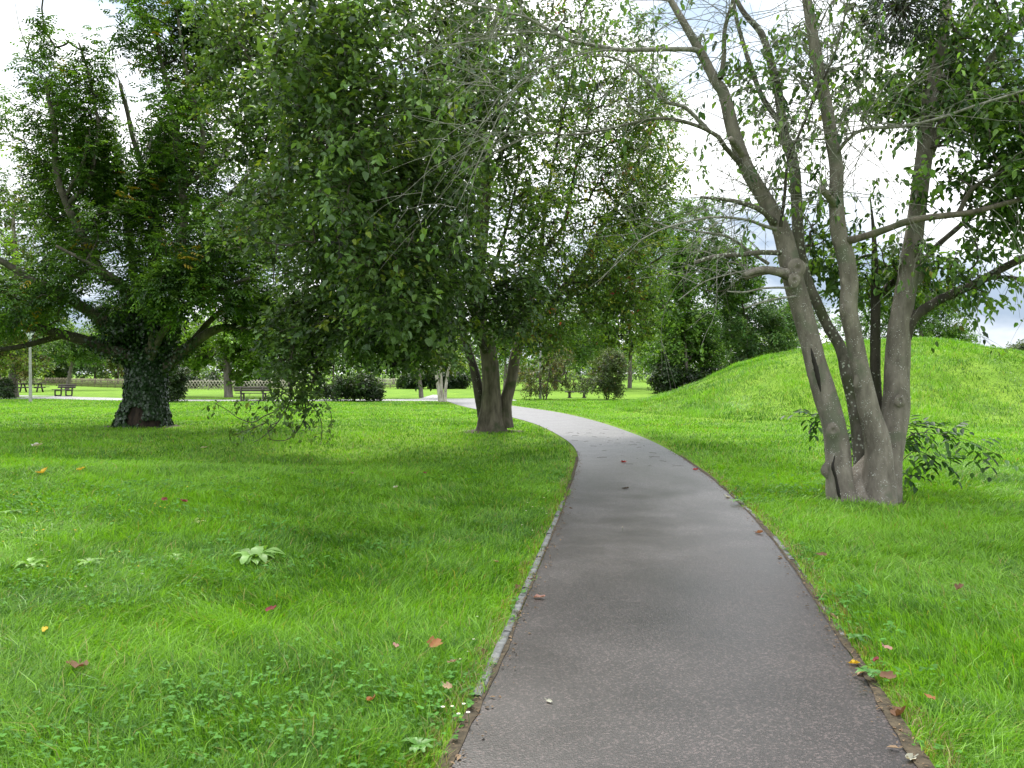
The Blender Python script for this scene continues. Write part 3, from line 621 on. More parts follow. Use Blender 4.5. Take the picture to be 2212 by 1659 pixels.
# ---- the ivy-clad tree
IV = [(.050, .112, .016, 4), (.072, .155, .020, 4), (.115, .215, .026, 2.4), (.026, .062, .014, 3), (.30, .22, .02, .22)]
def ivy_tree():
    b = G(310, 921); D = b[1]
    t = Tree("ivy_clad_tree", "broad spreading tree with thick ivy covered trunk and feathery leaves", "tree", b, seed=3); t.mul = 2.5; t.gap = .02
    k = D / F_PX
    tr, p, r = t.limb3("trunk", [b + np.array([0, 0, -.15]), P(309, 895, D), P(314, 860, D), P(316, 830, D), P(318, 800, D), P(316, 768, D), P(312, 740, D)], np.array([56, 46, 38, 35.5, 37, 40, 26]) * k, M_BARK_IVY, sides=26, rough=.09, flute=.07)
    # ivy leaves lying on the bark
    rr = t.r; n = 14000; i = rr.integers(0, len(p) - 1, n); f = rr.random(n); c = p[i] * (1 - f)[:, None] + p[i + 1] * f[:, None]; ra = r[i] * (1 - f) + r[i + 1] * f
    a = rr.uniform(0, 6.283, n); o = np.stack([np.cos(a), np.sin(a), np.zeros(n)], -1); pos = c + o * (ra * rr.uniform(1.0, 1.14, n))[:, None]
    hh = pos[:, 2] - b[2]; gate = nz(pos, 2.2, 8) > np.where(hh < .25, -.25, np.where(hh < .9, -.7, -1.2)); bare = (np.abs(a - 4.9) < .40) & (hh < 1.1) & (nz(pos, 3, 4) < -.45)
    pos, o = pos[gate & ~bare], o[gate & ~bare]; n = len(pos); s_ = rr.uniform(.06, .12, n); g = rr.uniform(.6, 1.5, (n, 1))
    mb = MB(); leaf_mesh(mb, pos, np.stack([rr.normal(0, .5, n), rr.normal(0, .5, n), -np.ones(n)], -1) + o * .35, o + rr.normal(0, .3, (n, 3)), s_, s_ * .85, np.array([.018, .046, .012]) * g, .12, .1)
    # ivy climbing the limbs
    L = {}; LB = [M_BARK_LIMB]
    def lm(nm, px, w0, w1, d0, d1, **kw):
        _, pp, r_ = t.limb("limb", px, w0, w1 + 1.5, D + d0, D + d1, LB[0], rough=.07, wig=.04, **kw); L[nm] = (pp, r_)
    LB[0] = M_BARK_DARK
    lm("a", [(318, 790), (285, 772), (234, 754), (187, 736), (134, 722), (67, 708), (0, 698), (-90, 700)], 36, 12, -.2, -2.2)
    lm("a2", [(140, 724), (84, 739), (33, 749), (-15, 757), (-80, 770)], 14, 7, -1.1, -1.8)
    LB[0] = M_BARK_LIMB
    lm("b", [(312, 775), (288, 742), (261, 722), (218, 692), (167, 659), (134, 632), (84, 611), (33, 580), (-20, 548)], 36, 11, .1, -1.4)
    lm("c", [(318, 765), (305, 705), (284, 659), (262, 615), (220, 590), (189, 528), (160, 473), (145, 440), (127, 393), (120, 346), (116, 276), (109, 226), (100, 170)], 30, 6, 0, -.5)
    lm("c2", [(146, 442), (182, 404), (204, 338), (213, 276), (207, 236), (193, 164), (170, 90)], 12, 3, -.3, .4)
    lm("c3", [(143, 425), (167, 375), (185, 327), (190, 290)], 9, 4, -.3, -1.0)
    lm("d", [(330, 770), (362, 690), (384, 600), (391, 524), (395, 473), (395, 400), (386, 346), (385, 291), (371, 218), (352, 150), (330, 60)], 28, 5, .1, .5)
    lm("d2", [(396, 405), (433, 335), (437, 291), (428, 240), (418, 204), (400, 146), (396, 98), (385, 40)], 13, 3, .3, -.6)
    lm("d3", [(400, 400), (466, 357), (509, 298), (528, 266), (548, 200)], 11, 4, .3, .9)
    lm("d4", [(392, 520), (420, 480), (455, 451), (502, 411), (528, 386), (560, 340)], 14, 6, .3, -.5)
    lm("e", [(322, 765), (336, 640), (335, 509), (327, 466), (316, 400), (302, 346), (276, 255), (262, 182)], 20, 6, .4, .9)
    lm("f", [(312, 765), (296, 640), (276, 491), (262, 420), (258, 364), (250, 300)], 20, 6, .5, 1.0)
    lm("g", [(330, 800), (368, 786), (402, 756), (442, 723), (485, 706), (530, 711), (590, 706)], 34, 7, 0, -.7)
    lm("g2", [(408, 748), (452, 692), (500, 650), (545, 600), (590, 545)], 15, 5, -.1, .8)
    lm("h", [(315, 770), (330, 735), (322, 690), (300, 640), (250, 600), (200, 570), (120, 530)], 20, 5, -.4, -2.2)
    lm("i", [(325, 775), (345, 730), (372, 690), (420, 650), (480, 620), (540, 600)], 20, 5, -.4, -2.0)
    for nm, m_, sp in (("f", 900, 2.4), ("a", 700, 1.5), ("b", 600, 1.5), ("g", 700, 1.5), ("c", 500, 1.3), ("e", 500, 1.5), ("h", 400, 1.4)):
        pp, r_ = L[nm]; mx = len(pp) - 2 if nm == "f" else int(len(pp) * .42); i = rr.integers(0, max(mx, 2), m_); o = unit(rr.normal(size=(m_, 3))); pos = pp[i] + (pp[i + 1] - pp[i]) * rr.random((m_, 1)) + o * (r_[i] * rr.uniform(1, sp, m_))[:, None]; s_ = rr.uniform(.06, .12, m_)
        leaf_mesh(mb, pos, np.stack([rr.normal(0, .6, m_), rr.normal(0, .6, m_), -np.ones(m_)], -1), o + rr.normal(0, .3, (m_, 3)), s_, s_ * .85, np.array([.020, .05, .012]) * rr.uniform(.6, 1.5, (m_, 1)), .12, .1)
    t.mul = 1.0; q = stack_pts(t, [(312, 750, D, 78, 42, .8, 2600), (290, 705, D - .3, 100, 42, 1.0, 1500), (350, 735, D, 70, 50, .8, 1400), (230, 715, D - .8, 60, 25, .8, 500)]); t.mul = 2.5; m_ = len(q); s_ = rr.uniform(.06, .12, m_)
    leaf_mesh(mb, q, np.stack([rr.normal(0, .7, m_), rr.normal(0, .7, m_), -np.ones(m_)], -1), rr.normal(0, .6, (m_, 3)) + np.array([0, -.6, .6]), s_, s_ * .85, np.array([.018, .046, .012]) * rr.uniform(.6, 1.5, (m_, 1)), .12, .1)
    mb.build("ivy", M_IVY, t.root)
    pts = stack_pts(t, [(140, 130, D, 75, 95, 1.6, 60), (85, 300, D, 105, 120, 2.4, 105), (200, 300, D, 65, 150, 2, 60), (375, 110, D, 105, 130, 2.4, 120), (400, 320, D, 115, 150, 2.4, 135), (440, 40, D, 100, 90, 2, 70),
        (300, 500, D, 110, 80, 2.4, 95), (265, 410, D + .8, 75, 75, 1.6, 70), (225, 330, D + .6, 50, 90, 1.2, 40), (330, 330, D + .6, 45, 130, 1.2, 50), (70, 500, D - .5, 130, 110, 2.8, 130), (50, 660, D - 1.5, 150, 55, 2.5, 100), (220, 620, D - 1.5, 150, 75, 1.6, 110), (500, 560, D - .5, 140, 120, 2.6, 230), (560, 680, D, 90, 50, 1.8, 90), (420, 640, D - 2, 120, 75, 1.2, 110),
        (230, 690, D + 1.5, 120, 40, 1.2, 50), (480, 450, D + 1, 120, 120, 2.0, 100), (200, -120, D, 200, 120, 2.5, 40), (-100, 450, D, 80, 250, 3, 60)])
    sx = pts[:, 0] / pts[:, 1] * F_PX + CX; sy = CY - (pts[:, 2] - CAM_H) / pts[:, 1] * F_PX - 23
    front = (pts[:, 1] < D + .2) & (sy < 700) & (t.r.random(len(pts)) < np.where(np.hypot((sx - 390) / 80, (sy - 620) / 60) < 1, .25, .60)) & (sx > -60); pts = pts[~front]
    ends, cv = t.connect(pts, sag=.05, r_tip=.006, r_max=.05); t.twigs(cv, M_BARK_DARK)
    t.pinnate(pts, ends, 7, .50, .34, 4, .125, .056, IV, droop=.22)
    # a few bare dead shoots at the top
    dm = MB()
    for px in ([(75, 160), (60, 100), (45, 50), (35, 10)], [(60, 105), (75, 85), (85, 70)], [(140, 200), (110, 130), (100, 90)], [(330, 300), (300, 330), (270, 200), (240, 150)], [(322, 330), (330, 250), (318, 200)], [(262, 190), (255, 150), (250, 120)], [(345, 660), (385, 590), (400, 560)], [(370, 600), (352, 560), (345, 545)]):
        t.limb("x", px, 3.2, 1.2, D - .2, D - .9, None, sides=5, rough=0, mb=dm, node=False, wig=.05)
    dm.build("dead_shoots", M_DEAD, t.root, smooth=True)
ivy_tree()

# ---- the big tree beside the path
CT = [(.062, .112, .036, 5), (.082, .142, .042, 5), (.112, .185, .044, 3.5), (.042, .078, .030, 2), (.17, .22, .03, .3)]
CTY = [(.080, .155, .022, 5), (.125, .200, .024, 4), (.058, .120, .022, 4), (.20, .22, .03, .9), (.24, .13, .04, .22), (.30, .06, .04, .07)]
def central_tree():
    b = G(1062, 932); D = b[1]; k = D / F_PX
    t = Tree("leaning_stem_tree", "large dense broadleaf tree with leaning side stem beside the path bend", "tree", b, seed=8); t.mul = 1.9
    t.limb3("trunk", [b + np.array([0, 0, -.15]), P(1060, 915, D), P(1061, 880, D), P(1061, 838, D), P(1058, 778, D), P(1048, 731, D), P(1036, 690, D), P(1030, 637, D), P(1040, 520, D), P(1048, 420, D - .2), P(1045, 330, D - .3), P(1040, 230, D - .3), P(1030, 120, D), P(1026, 0, D), P(1030, -150, D)], np.array([38, 28, 22, 19.5, 18.5, 17, 16, 14.5, 13.5, 12.5, 11, 10, 8, 6, 3]) * k, M_BARK_BROWN, sides=22, rough=.07, flute=.10)
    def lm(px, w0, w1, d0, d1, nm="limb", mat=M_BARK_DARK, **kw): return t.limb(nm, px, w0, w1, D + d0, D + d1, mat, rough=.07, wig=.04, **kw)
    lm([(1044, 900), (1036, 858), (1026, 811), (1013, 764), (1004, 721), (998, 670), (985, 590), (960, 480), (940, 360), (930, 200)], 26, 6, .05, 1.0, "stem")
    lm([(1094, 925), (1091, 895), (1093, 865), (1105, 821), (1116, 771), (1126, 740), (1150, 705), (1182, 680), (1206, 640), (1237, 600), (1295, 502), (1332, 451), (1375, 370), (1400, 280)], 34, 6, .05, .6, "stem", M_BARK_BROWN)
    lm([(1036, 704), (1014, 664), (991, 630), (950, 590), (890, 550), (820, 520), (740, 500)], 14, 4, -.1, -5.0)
    lm([(1050, 760), (1000, 690), (940, 640), (860, 610), (760, 600), (690, 640), (650, 720), (630, 800), (625, 860)], 14, 4, -.2, -3.6)
    lm([(1124, 745), (1150, 640), (1160, 582), (1171, 528), (1179, 455), (1193, 364), (1215, 260), (1240, 140)], 16, 4, .1, -.6)
    lm([(1165, 560), (1195, 515), (1222, 473), (1241, 364), (1262, 290), (1290, 180)], 11, 4, 0, -1.2)
    lm([(1040, 500), (1000, 430), (930, 370), (850, 330), (760, 300), (700, 240)], 13, 4, -.2, -6.0)
    lm([(1046, 420), (1080, 340), (1110, 250), (1150, 150), (1200, 60)], 12, 4, -.2, -1.5)
    lm([(1044, 330), (1000, 240), (930, 170), (850, 110), (780, 40)], 11, 4, -.3, -5.5)
    lm([(1034, 690), (1060, 600), (1090, 500), (1115, 400), (1120, 300)], 12, 4, -.2, -2.5)
    lm([(1000, 700), (960, 620), (880, 480), (800, 420), (650, 380), (580, 330)], 13, 4, .2, -2.0)
    lm([(990, 620), (900, 400), (800, 260), (650, 160), (560, 60)], 12, 4, .5, -1.0)
    lm([(1210, 635), (1260, 620), (1320, 600), (1380, 610), (1420, 650)], 9, 3, .2, -.6)
    # wood of the low branch sweeping down to the grass
    gr = MB(); e = D - 3.4
    for px, w in (([(630, 800), (628, 860), (600, 912), (570, 942), (548, 955)], 4.5), ([(650, 830), (660, 890), (642, 928), (618, 950), (592, 951), (578, 946)], 4), ([(628, 855), (600, 885), (570, 900), (548, 912), (517, 904), (491, 886), (465, 871)], 3.5), ([(600, 912), (580, 925), (584, 950)], 2.5), ([(572, 914), (545, 925), (505, 938)], 2.5), ([(650, 820), (690, 850), (715, 890), (716, 920)], 3), ([(640, 840), (690, 900), (694, 950), (690, 960)], 2), ([(640, 830), (590, 862), (540, 866), (500, 868)], 3)):
        t.limb("x", px, w, 1.2, e, e - .5, None, sides=6, rough=0, mb=gr, wig=.02)
    gr.build("drooping_branch", M_TWIG, t.root, smooth=True)
    A = [(800, 250, 13.5, 220, 260, 2.8, 430), (690, 540, 15, 150, 230, 2.6, 330), (640, 740, 16.5, 75, 95, 1.3, 100), (650, 840, 17.3, 65, 50, .6, 22), (900, 520, 15, 190, 200, 3.2, 430), (930, 170, 16, 240, 220, 3.8, 400), (880, 715, 17, 170, 75, 2.2, 220), (1060, 640, 17.5, 110, 90, 1.5, 130),
         (1100, 230, 19, 190, 250, 3.5, 230), (560, 150, 17, 110, 190, 2.6, 220), (555, 420, 18, 90, 180, 2.2, 170), (780, 640, 16, 130, 110, 2, 200), (850, -120, 15, 330, 150, 4, 130), (760, 400, 11.5, 90, 200, 1.2, 60), (960, 330, 12.0, 90, 180, 1.2, 55), (700, 120, 11.5, 110, 110, 1.2, 45), (850, 620, 13, 110, 110, 1.2, 60)]
    Bv = [(1240, 490, 20, 130, 190, 2.6, 150), (1340, 590, 20, 110, 150, 2.2, 290), (1290, 200, 20.5, 160, 220, 2.6, 330), (1150, 420, 18.5, 90, 160, 2.0, 110), (1180, 650, 19.5, 80, 90, 1.5, 80), (1170, -120, 19, 250, 140, 3.5, 60), (1395, 380, 20, 75, 190, 2, 150), (1150, 730, 19.3, 80, 40, 1.2, 40)]
    pa = stack_pts(t, A); pb = stack_pts(t, Bv)
    drp = np.array([P(x + t.r.normal(0, 5), y + t.r.normal(0, 6), e - .3 + t.r.normal(0, .2)) for x, y in [(465, 872), (468, 870), (505, 872), (520, 868), (540, 870), (560, 880), (575, 895), (548, 905), (600, 890), (560, 920), (585, 950), (584, 945), (580, 925), (505, 938), (515, 935), (548, 930), (620, 905), (640, 915), (650, 885), (700, 890), (715, 905), (716, 925), (690, 958), (672, 925), (680, 895), (630, 925), (610, 870), (620, 880), (660, 860), (690, 850), (560, 868), (525, 900)]])
    allp = np.concatenate([pa, pb, drp]); ends, cv = t.connect(allp, sag=.10, r_tip=.0045, r_max=.06)
    t.twigs(cv, M_TWIG)
    na, nb = len(pa), len(pb); mb = MB()
    t.foliage(pa, ends[:na], 16, .80, .122, .078, CT, mb=mb, droop=.22, cvar=.33)
    t.foliage(pb, ends[na:na + nb], 16, .80, .105, .060, CTY, mb=mb, droop=.25, cvar=.33)
    t.foliage(drp, ends[na + nb:], 9, .40, .115, .068, CT, mb=mb, droop=.5)
    mb.build("crown", M_LEAF, t.root)
central_tree()

# ---- the multi-stemmed tree on the right
RT = [(.062, .125, .028, 5), (.086, .165, .032, 4), (.120, .210, .036, 3), (.028, .066, .016, 3), (.16, .16, .04, .03)]
def right_tree():
    b = G(1872, 1086); D = b[1]; k = D / F_PX
    t = Tree("multi_stemmed_tree", "half bare multi-stemmed tree with smooth grey lichen spotted stems in front of the mound", "tree", b, seed=12); t.mul = 1.75
    def st(px, ws, d0, d1, nm="stem", mat=M_BARK_CHERRY, sides=20, rough=.055, **kw):
        n = len(px); tt = np.linspace(0, 1, n); d = D + d0 + (d1 - d0) * tt
        w = np.interp(tt, np.linspace(0, 1, len(ws)), ws)
        return t.limb3(nm, [P(a, c, dd) for (a, c), dd in zip(px, d)], w / 2 / F_PX * d, mat, sides=sides, rough=rough, k=7, **kw)
    A = st([(1822, 1098), (1816, 1060), (1812, 1015), (1809, 965), (1800, 915), (1784, 860), (1765, 795), (1742, 705), (1718, 620), (1704, 560), (1695, 520), (1681, 482), (1652, 429), (1615, 367), (1586, 291), (1564, 204), (1546, 176), (1517, 120), (1474, 44), (1440, -15), (1400, -90)], [66, 60, 56, 52, 50, 50, 45, 43, 44, 44, 40, 36, 33, 31, 29, 25, 22, 19, 15, 12, 8], -.15, .3)
    B = st([(1890, 1098), (1896, 1060), (1899, 1010), (1895, 950), (1877, 884), (1861, 811), (1842, 716), (1833, 672), (1835, 613), (1826, 553), (1813, 509), (1806, 429), (1807, 364), (1795, 291), (1783, 218), (1768, 145), (1754, 65), (1743, 0), (1730, -80)], [96, 74, 62, 54, 44, 38, 36, 37, 36, 36, 34, 31, 29, 27, 25, 24, 22, 20, 14], -.1, -.3)
    Cc = st([(1910, 1096), (1915, 1040), (1918, 990), (1927, 940), (1936, 880), (1937, 811), (1941, 740), (1948, 680), (1959, 613), (1968, 553), (1975, 505), (1986, 418), (1997, 327), (2001, 273), (2015, 182), (2030, 120), (2041, 36), (2046, -40)], [70, 62, 58, 56, 55, 52, 48, 46, 44, 41, 38, 35, 33, 32, 30, 28, 25, 20], .1, .5)
    st([(1902, 930), (1896, 880), (1891, 811), (1891, 732), (1891, 652), (1890, 573), (1887, 500), (1880, 430)], [24, 22, 21, 21, 19, 14, 8, 3], .4, .9, mat=M_BARK_DARK, sides=14)
    st([(1852, 1070), (1854, 1030), (1856, 990), (1846, 890), (1829, 811), (1816, 752), (1788, 704), (1760, 644), (1742, 600), (1728, 540), (1722, 470), (1716, 364), (1694, 291), (1682, 204), (1666, 138), (1645, 73), (1608, 29), (1580, -20)], [26, 26, 25, 25, 25, 24, 22, 21, 21, 22, 24, 23, 21, 19, 17, 14, 11, 8], .45, .8, mat=M_BARK_LICHEN, sides=16)
    def lm(px, w0, w1, d0, d1, nm="limb", mat=M_BARK_DARK, sides=10, **kw): return t.limb(nm, px, w0, w1, D + d0, D + d1, mat, sides=sides, rough=.09, wig=.012, **kw)
    lm([(1557, 170), (1563, 120), (1566, 65), (1583, 7), (1600, -60)], 12, 7, .1, .2, mat=M_BARK_LICHEN)
    lm([(1712, 320), (1680, 260), (1645, 204), (1620, 140), (1604, 90), (1590, 36), (1580, -20)], 14, 7, .7, 1.0, mat=M_BARK_LICHEN)
    lm([(1686, 490), (1695, 418), (1703, 345), (1735, 273), (1765, 196), (1794, 138), (1819, 58), (1834, -20)], 8, 3, -.1, -.5)
    lm([(1999, 350), (2035, 268), (2081, 204), (2117, 156), (2154, 109), (2190, 65), (2240, 10)], 23, 14, .4, .1, mat=M_BARK_CHERRY, sides=14)
    lm([(2014, 215), (2044, 168), (2062, 109), (2092, 47), (2112, -10)], 22, 15, .5, .8, mat=M_BARK_CHERRY, sides=12)
    lm([(1903, 635), (1925, 612), (1947, 598), (1990, 565), (2026, 529), (2058, 501), (2099, 466), (2140, 440), (2220, 410)], 16, 9, .7, .9)
    lm([(1815, 520), (1845, 516), (1899, 498), (1972, 474), (2063, 463), (2117, 454), (2183, 436), (2260, 420)], 18, 10, -.2, -.9, mat=M_BARK_BROWN)
    lm([(2072, 458), (2099, 411), (2135, 385), (2183, 367), (2250, 360)], 11, 6, -.6, -.9)
    lm([(1940, 800), (1954, 740), (1976, 685), (2019, 652), (2059, 632), (2099, 615), (2134, 597), (2168, 577), (2212, 555), (2300, 515)], 24, 15, .26, -.2, sides=14)
    lm([(2134, 600), (2152, 599), (2172, 597), (2212, 603), (2270, 625)], 11, 6, .1, -.1)
    lm([(1809, 330), (1830, 305), (1870, 280), (1950, 272), (2030, 255), (2120, 225), (2230, 190)], 9, 5, -.3, -1.2, mat=M_DEAD)
    lm([(1997, 330), (2030, 310), (2080, 280), (2140, 250), (2220, 230)], 9, 5, .5, 1.0)
    t.limb3('stump', [P(1868, 1104, D), P(1868, 1075, D + .03), P(1868, 1045, D + .06), P(1872, 1015, D + .1), P(1876, 985, D + .14)], np.array([66, 55, 42, 28, 8]) * k, M_BARK_CHERRY, sides=24, rough=.16, flute=.12, node=False)
    # broken and dead branches on the left side, each a part
    def dead(px, w0, w1, d0, d1, nm="broken_branch", mat=M_DEAD, **kw): return lm(px, w0, w1, d0, d1, nm, mat, 8, **kw)
    dead([(1685, 546), (1645, 546), (1610, 549), (1550, 553), (1502, 567)], 12, 9, -.1, -.6, mat=M_BARK_LICHEN)
    dead([(1705, 590), (1680, 588), (1641, 584), (1610, 593)], 22, 11, -.1, -.6, mat=M_BARK_CHERRY)
    dead([(1703, 600), (1670, 588), (1640, 592), (1612, 601)], 14, 7, -.2, -.5, mat=M_BARK_BROWN)
    dead([(1672, 480), (1650, 462), (1623, 448), (1572, 433), (1514, 427)], 17, 6, 0, -.5, mat=M_BARK_LICHEN)
    dead([(1675, 495), (1645, 488), (1608, 476), (1546, 469), (1481, 480), (1426, 495), (1380, 520)], 9, 2.5, 0, -.9)
    dead([(1660, 570), (1623, 545), (1572, 513), (1517, 502), (1440, 490), (1400, 470)], 8, 3, .6, .2)
    dead([(1712, 621), (1693, 620), (1649, 623), (1610, 631), (1574, 629)], 6, 3, -.1, -.5)
    dead([(1718, 640), (1700, 641), (1665, 648), (1610, 666)], 6, 3, -.1, -.5)
    dead([(1690, 580), (1650, 577), (1610, 585), (1570, 593), (1522, 609), (1467, 648)], 5, 2, 0, -.7)
    dead([(1604, 335), (1592, 318), (1578, 301)], 15, 12, -.05, -.3, "cut_stub", M_BARK_CHERRY)
    dead([(1803, 440), (1790, 426), (1774, 406)], 17, 14, -.3, -.5, "cut_stub", M_BARK_CHERRY)
    dead([(1513, 112), (1490, 107), (1404, 106), (1332, 106), (1277, 96), (1222, 84), (1186, 65), (1132, 36), (1095, 27), (1059, 18), (1015, 11), (960, -10)], 12, 3, .1, -1.6, "dead_limb")
    dead([(1197, 74), (1132, 69), (1059, 82), (986, 96), (946, 100)], 5, 1.8, -.9, -1.5, "dead_limb")
    dead([(1332, 106), (1259, 116), (1204, 138), (1150, 164), (1117, 182), (1077, 247), (1041, 327), (986, 451)], 4.5, 1.5, -.6, -1.4, "dead_limb")
    dead([(1600, 355), (1568, 320), (1546, 292), (1490, 268), (1423, 256), (1350, 271), (1277, 287), (1222, 291), (1168, 287), (1113, 306), (1055, 335)], 12, 2, .1, -1.2, "dead_limb", M_BARK_LICHEN)
    dead([(1532, 284), (1481, 233), (1437, 218), (1393, 171), (1350, 135), (1295, 120), (1240, 130)], 10, 2.5, 0, -.5, "dead_limb")
    dead([(1168, 287), (1140, 240), (1100, 205), (1060, 180)], 3, 1.2, -.9, -1.3, "dead_limb")
    # knots and old pruning scars
    kb = MB()
    for (px, py, r_, dd) in ((1833, 668, 11, -.25), (1839, 604, 12, -.25), (1862, 822, 12, -.22), (1985, 596, 10, .2), (1945, 865, 8, .0), (1722, 580, 13, -.2), (1716, 605, 9, -.25), (1800, 930, 10, -.3), (1795, 1015, 13, -.15), (1690, 500, 11, 0)):
        c = P(px, py, D + dd); rr = r_ * k; th = np.linspace(0, 2 * np.pi, 14, endpoint=False)
        prof = [(1.5, -.05), (1.05, .14), (.72, .24), (.5, .20), (.28, .06), (.02, .0)]; v = []
        for s_, o_ in prof: v += [(c[0] + math.cos(a) * rr * s_ * (1 + .12 * math.sin(3 * a + px)), c[1] - o_ * rr * 1.4 + .01, c[2] + math.sin(a) * rr * s_ * 1.15) for a in th]
        q = [(i * 14 + j, i * 14 + (j + 1) % 14, (i + 1) * 14 + (j + 1) % 14, (i + 1) * 14 + j) for i in range(5) for j in range(14)]
        kb.add(v, q)
    kb.build("bark_knots", M_BARK_CHERRY, t.root, smooth=True)["kind"] = "stuff"
    # splits in the bark of the left stem
    for px, w in (([(1803, 985), (1799, 1010), (1806, 1035), (1811, 1062), (1817, 1090)], [1.2, 3.2, 3.0, 3.6, 1.5]), ([(1752, 752), (1757, 775), (1763, 798), (1768, 822), (1773, 846)], [1, 4.0, 5.0, 4.2, 1.2])):
        cb = MB(); tube(cb, *spline([P(x_, y_, D - .275) for x_, y_ in px], np.array(w) * k, 6), 8, .3, 3, col=(.014, .011, .008)); cb.build("bark_crack", M_ANY, t.root, smooth=True)
    # fine bare twigs drooping from the dead limbs, and weeping shoots on the right
    tw = MB(); r = t.r; N = np.concatenate(t.nodes)
    ndl = N[(N[:, 2] > 2.6) & (N[:, 1] < D + .6)]; px = ndl[:, 0] / ndl[:, 1] * F_PX + CX
    left = ndl[px < 1660]; right = ndl[px > 1880]; mid = ndl[(px > 1640) & (px < 1900) & (ndl[:, 2] > 3.6)]
    def shoots(src, n, dirm, spread, l0, l1, w, grav):
        out = []
        for _ in range(n):
            p = src[r.integers(len(src))]; d = unit(np.array(dirm) + r.normal(0, spread, 3)); L = r.uniform(l0, l1); q = [p]; m = 7
            for i in range(m): d = unit(d + np.array([0, 0, -grav]) + r.normal(0, .16, 3)); q.append(q[-1] + d * L / m)
            q = np.array(q); tube(tw, q, np.linspace(w, w * .3, m + 1), 5, cap=False); out.append(q)
            for _ in range(r.integers(1, 4)):
                i = r.integers(2, m); d2 = unit(d + r.normal(0, .6, 3)); q2 = q[i] + d2 * np.linspace(0, L * .35, 4)[:, None] + np.array([0, 0, -.06]) * (np.linspace(0, 1, 4) ** 2)[:, None]
                tube(tw, q2, np.linspace(w * .5, w * .25, 4), 4, cap=False); out.append(q2)
        return out
    sh = shoots(left, 170, (-.75, -.1, .05), .45, .6, 1.7, .0050, .10)
    sh += shoots(left, 40, (-.3, 0, .8), .4, .4, 1.1, .0050, .05)
    sm_ = shoots(mid, 230, (-.1, 0, .7), .7, .6, 1.8, .0062, .07); hi = ndl[(ndl[:, 2] > 4.6)]; sm_ += shoots(hi, 200, (0, 0, .6), .8, .5, 1.6, .0056, .08)
    sr = shoots(right, 85, (.35, -.2, .1), .55, .5, 1.3, .0048, .22)
    tw.build("bare_twigs", M_DEAD, t.root, smooth=True)
    pts = stack_pts(t, [(2060, 330, D + .3, 190, 130, 1.3, 120), (1970, 420, D + .8, 150, 110, 1.0, 75), (1900, 570, D + .9, 115, 95, .8, 60), (1780, 480, D + 1.2, 80, 130, .8, 45), (1680, 330, D + 1.2, 90, 130, .8, 22), (2000, 250, D + 1.0, 110, 130, .9, 80), (1880, 250, D + 1.0, 90, 120, .8, 28), (2040, 560, D + .6, 130, 70, .9, 60), (2150, 450, D, 110, 110, 1.2, 80), (2120, 180, D + .5, 130, 110, 1.2, 95), (1860, 380, D + .9, 80, 90, .7, 35), (2180, 320, D - .6, 80, 140, 1, 45), (1720, 130, D + .3, 60, 80, .7, 12), (1790, 190, D + .3, 70, 60, .7, 8), (2080, 60, D + .4, 130, 60, .9, 50), (1830, 60, D + .3, 60, 50, .6, 7), (1610, 170, D + .3, 60, 100, .7, 12), (2130, 620, D, 90, 40, .6, 12), (2100, -60, D, 150, 60, 1.2, 30)])
    ends, cv = t.connect(pts, sag=.08, r_tip=.0035, r_max=.022); t.twigs(cv, M_TWIG)
    mb = MB(); t.foliage(pts, ends, 11, .42, .098, .054, RT, mb=mb, droop=.55, spread=.6)
    xs_ = [q[i] for q in sr for i in range(3, len(q)) if r.random() < .4]; p2 = np.array(xs_)
    t.foliage(p2, np.tile([0, 0, -1.0], (len(p2), 1)), 2, .10, .085, .045, RT, mb=mb, droop=.8, spread=.3)
    xs_ = [q[-1] for q in sh if r.random() < .10]; xs_ += [q[i] for q in sm_ for i in (3, 5, -1) if i < len(q) and r.random() < .16]; p3 = np.array(xs_); t.foliage(p3, np.tile([-.3, 0, -.8], (len(p3), 1)), 4, .15, .085, .045, RT, mb=mb, droop=.8, spread=.3)
    mb.build("crown", M_LEAF, t.root)
    # mistletoe ball sitting high in the tree
    c = P(1945, 8, D + .1); m0 = empty("mistletoe", c - np.array([0, 0, .42]), "dark round mistletoe clump high in the half bare tree", "mistletoe"); mm = MB(); ml = MB(); n = 420
    d = unit(r.normal(size=(n, 3))); L = r.uniform(.30, .52, n) * np.where(d[:, 2] < 0, 1.0, .9); tipp = c + d * L[:, None] + np.array([0, 0, -.06])
    for i in range(0, n, 2): tube(mm, np.array([c, c + d[i] * L[i] * .5 + r.normal(0, .02, 3), tipp[i]]), [.006, .004, .002], 4, cap=False)
    for j in range(9):
        q = tipp + r.normal(0, .055, (n, 3)); ax = d + r.normal(0, .6, (n, 3)) + np.array([0, 0, -.4]); leaf_mesh(ml, q, ax, r.normal(size=(n, 3)), r.uniform(.04, .075, n), .018, np.array([.022, .042, .012]) * r.uniform(.6, 1.5, (n, 1)), .1, .1)
    mm.build("stems", M_TWIG, m0, smooth=True); ml.build("leaves", M_IVY, m0)
    # pinnate-leaved sapling growing at the foot
    base = G(1925, 1078) + np.array([0, .25, 0]); s0 = Tree("sapling", "leafy sapling with paired leaflets sprouting behind the grey stems", "plant", base, seed=31)
    tw2 = MB(); E = base[1]; pin = []; axs = []
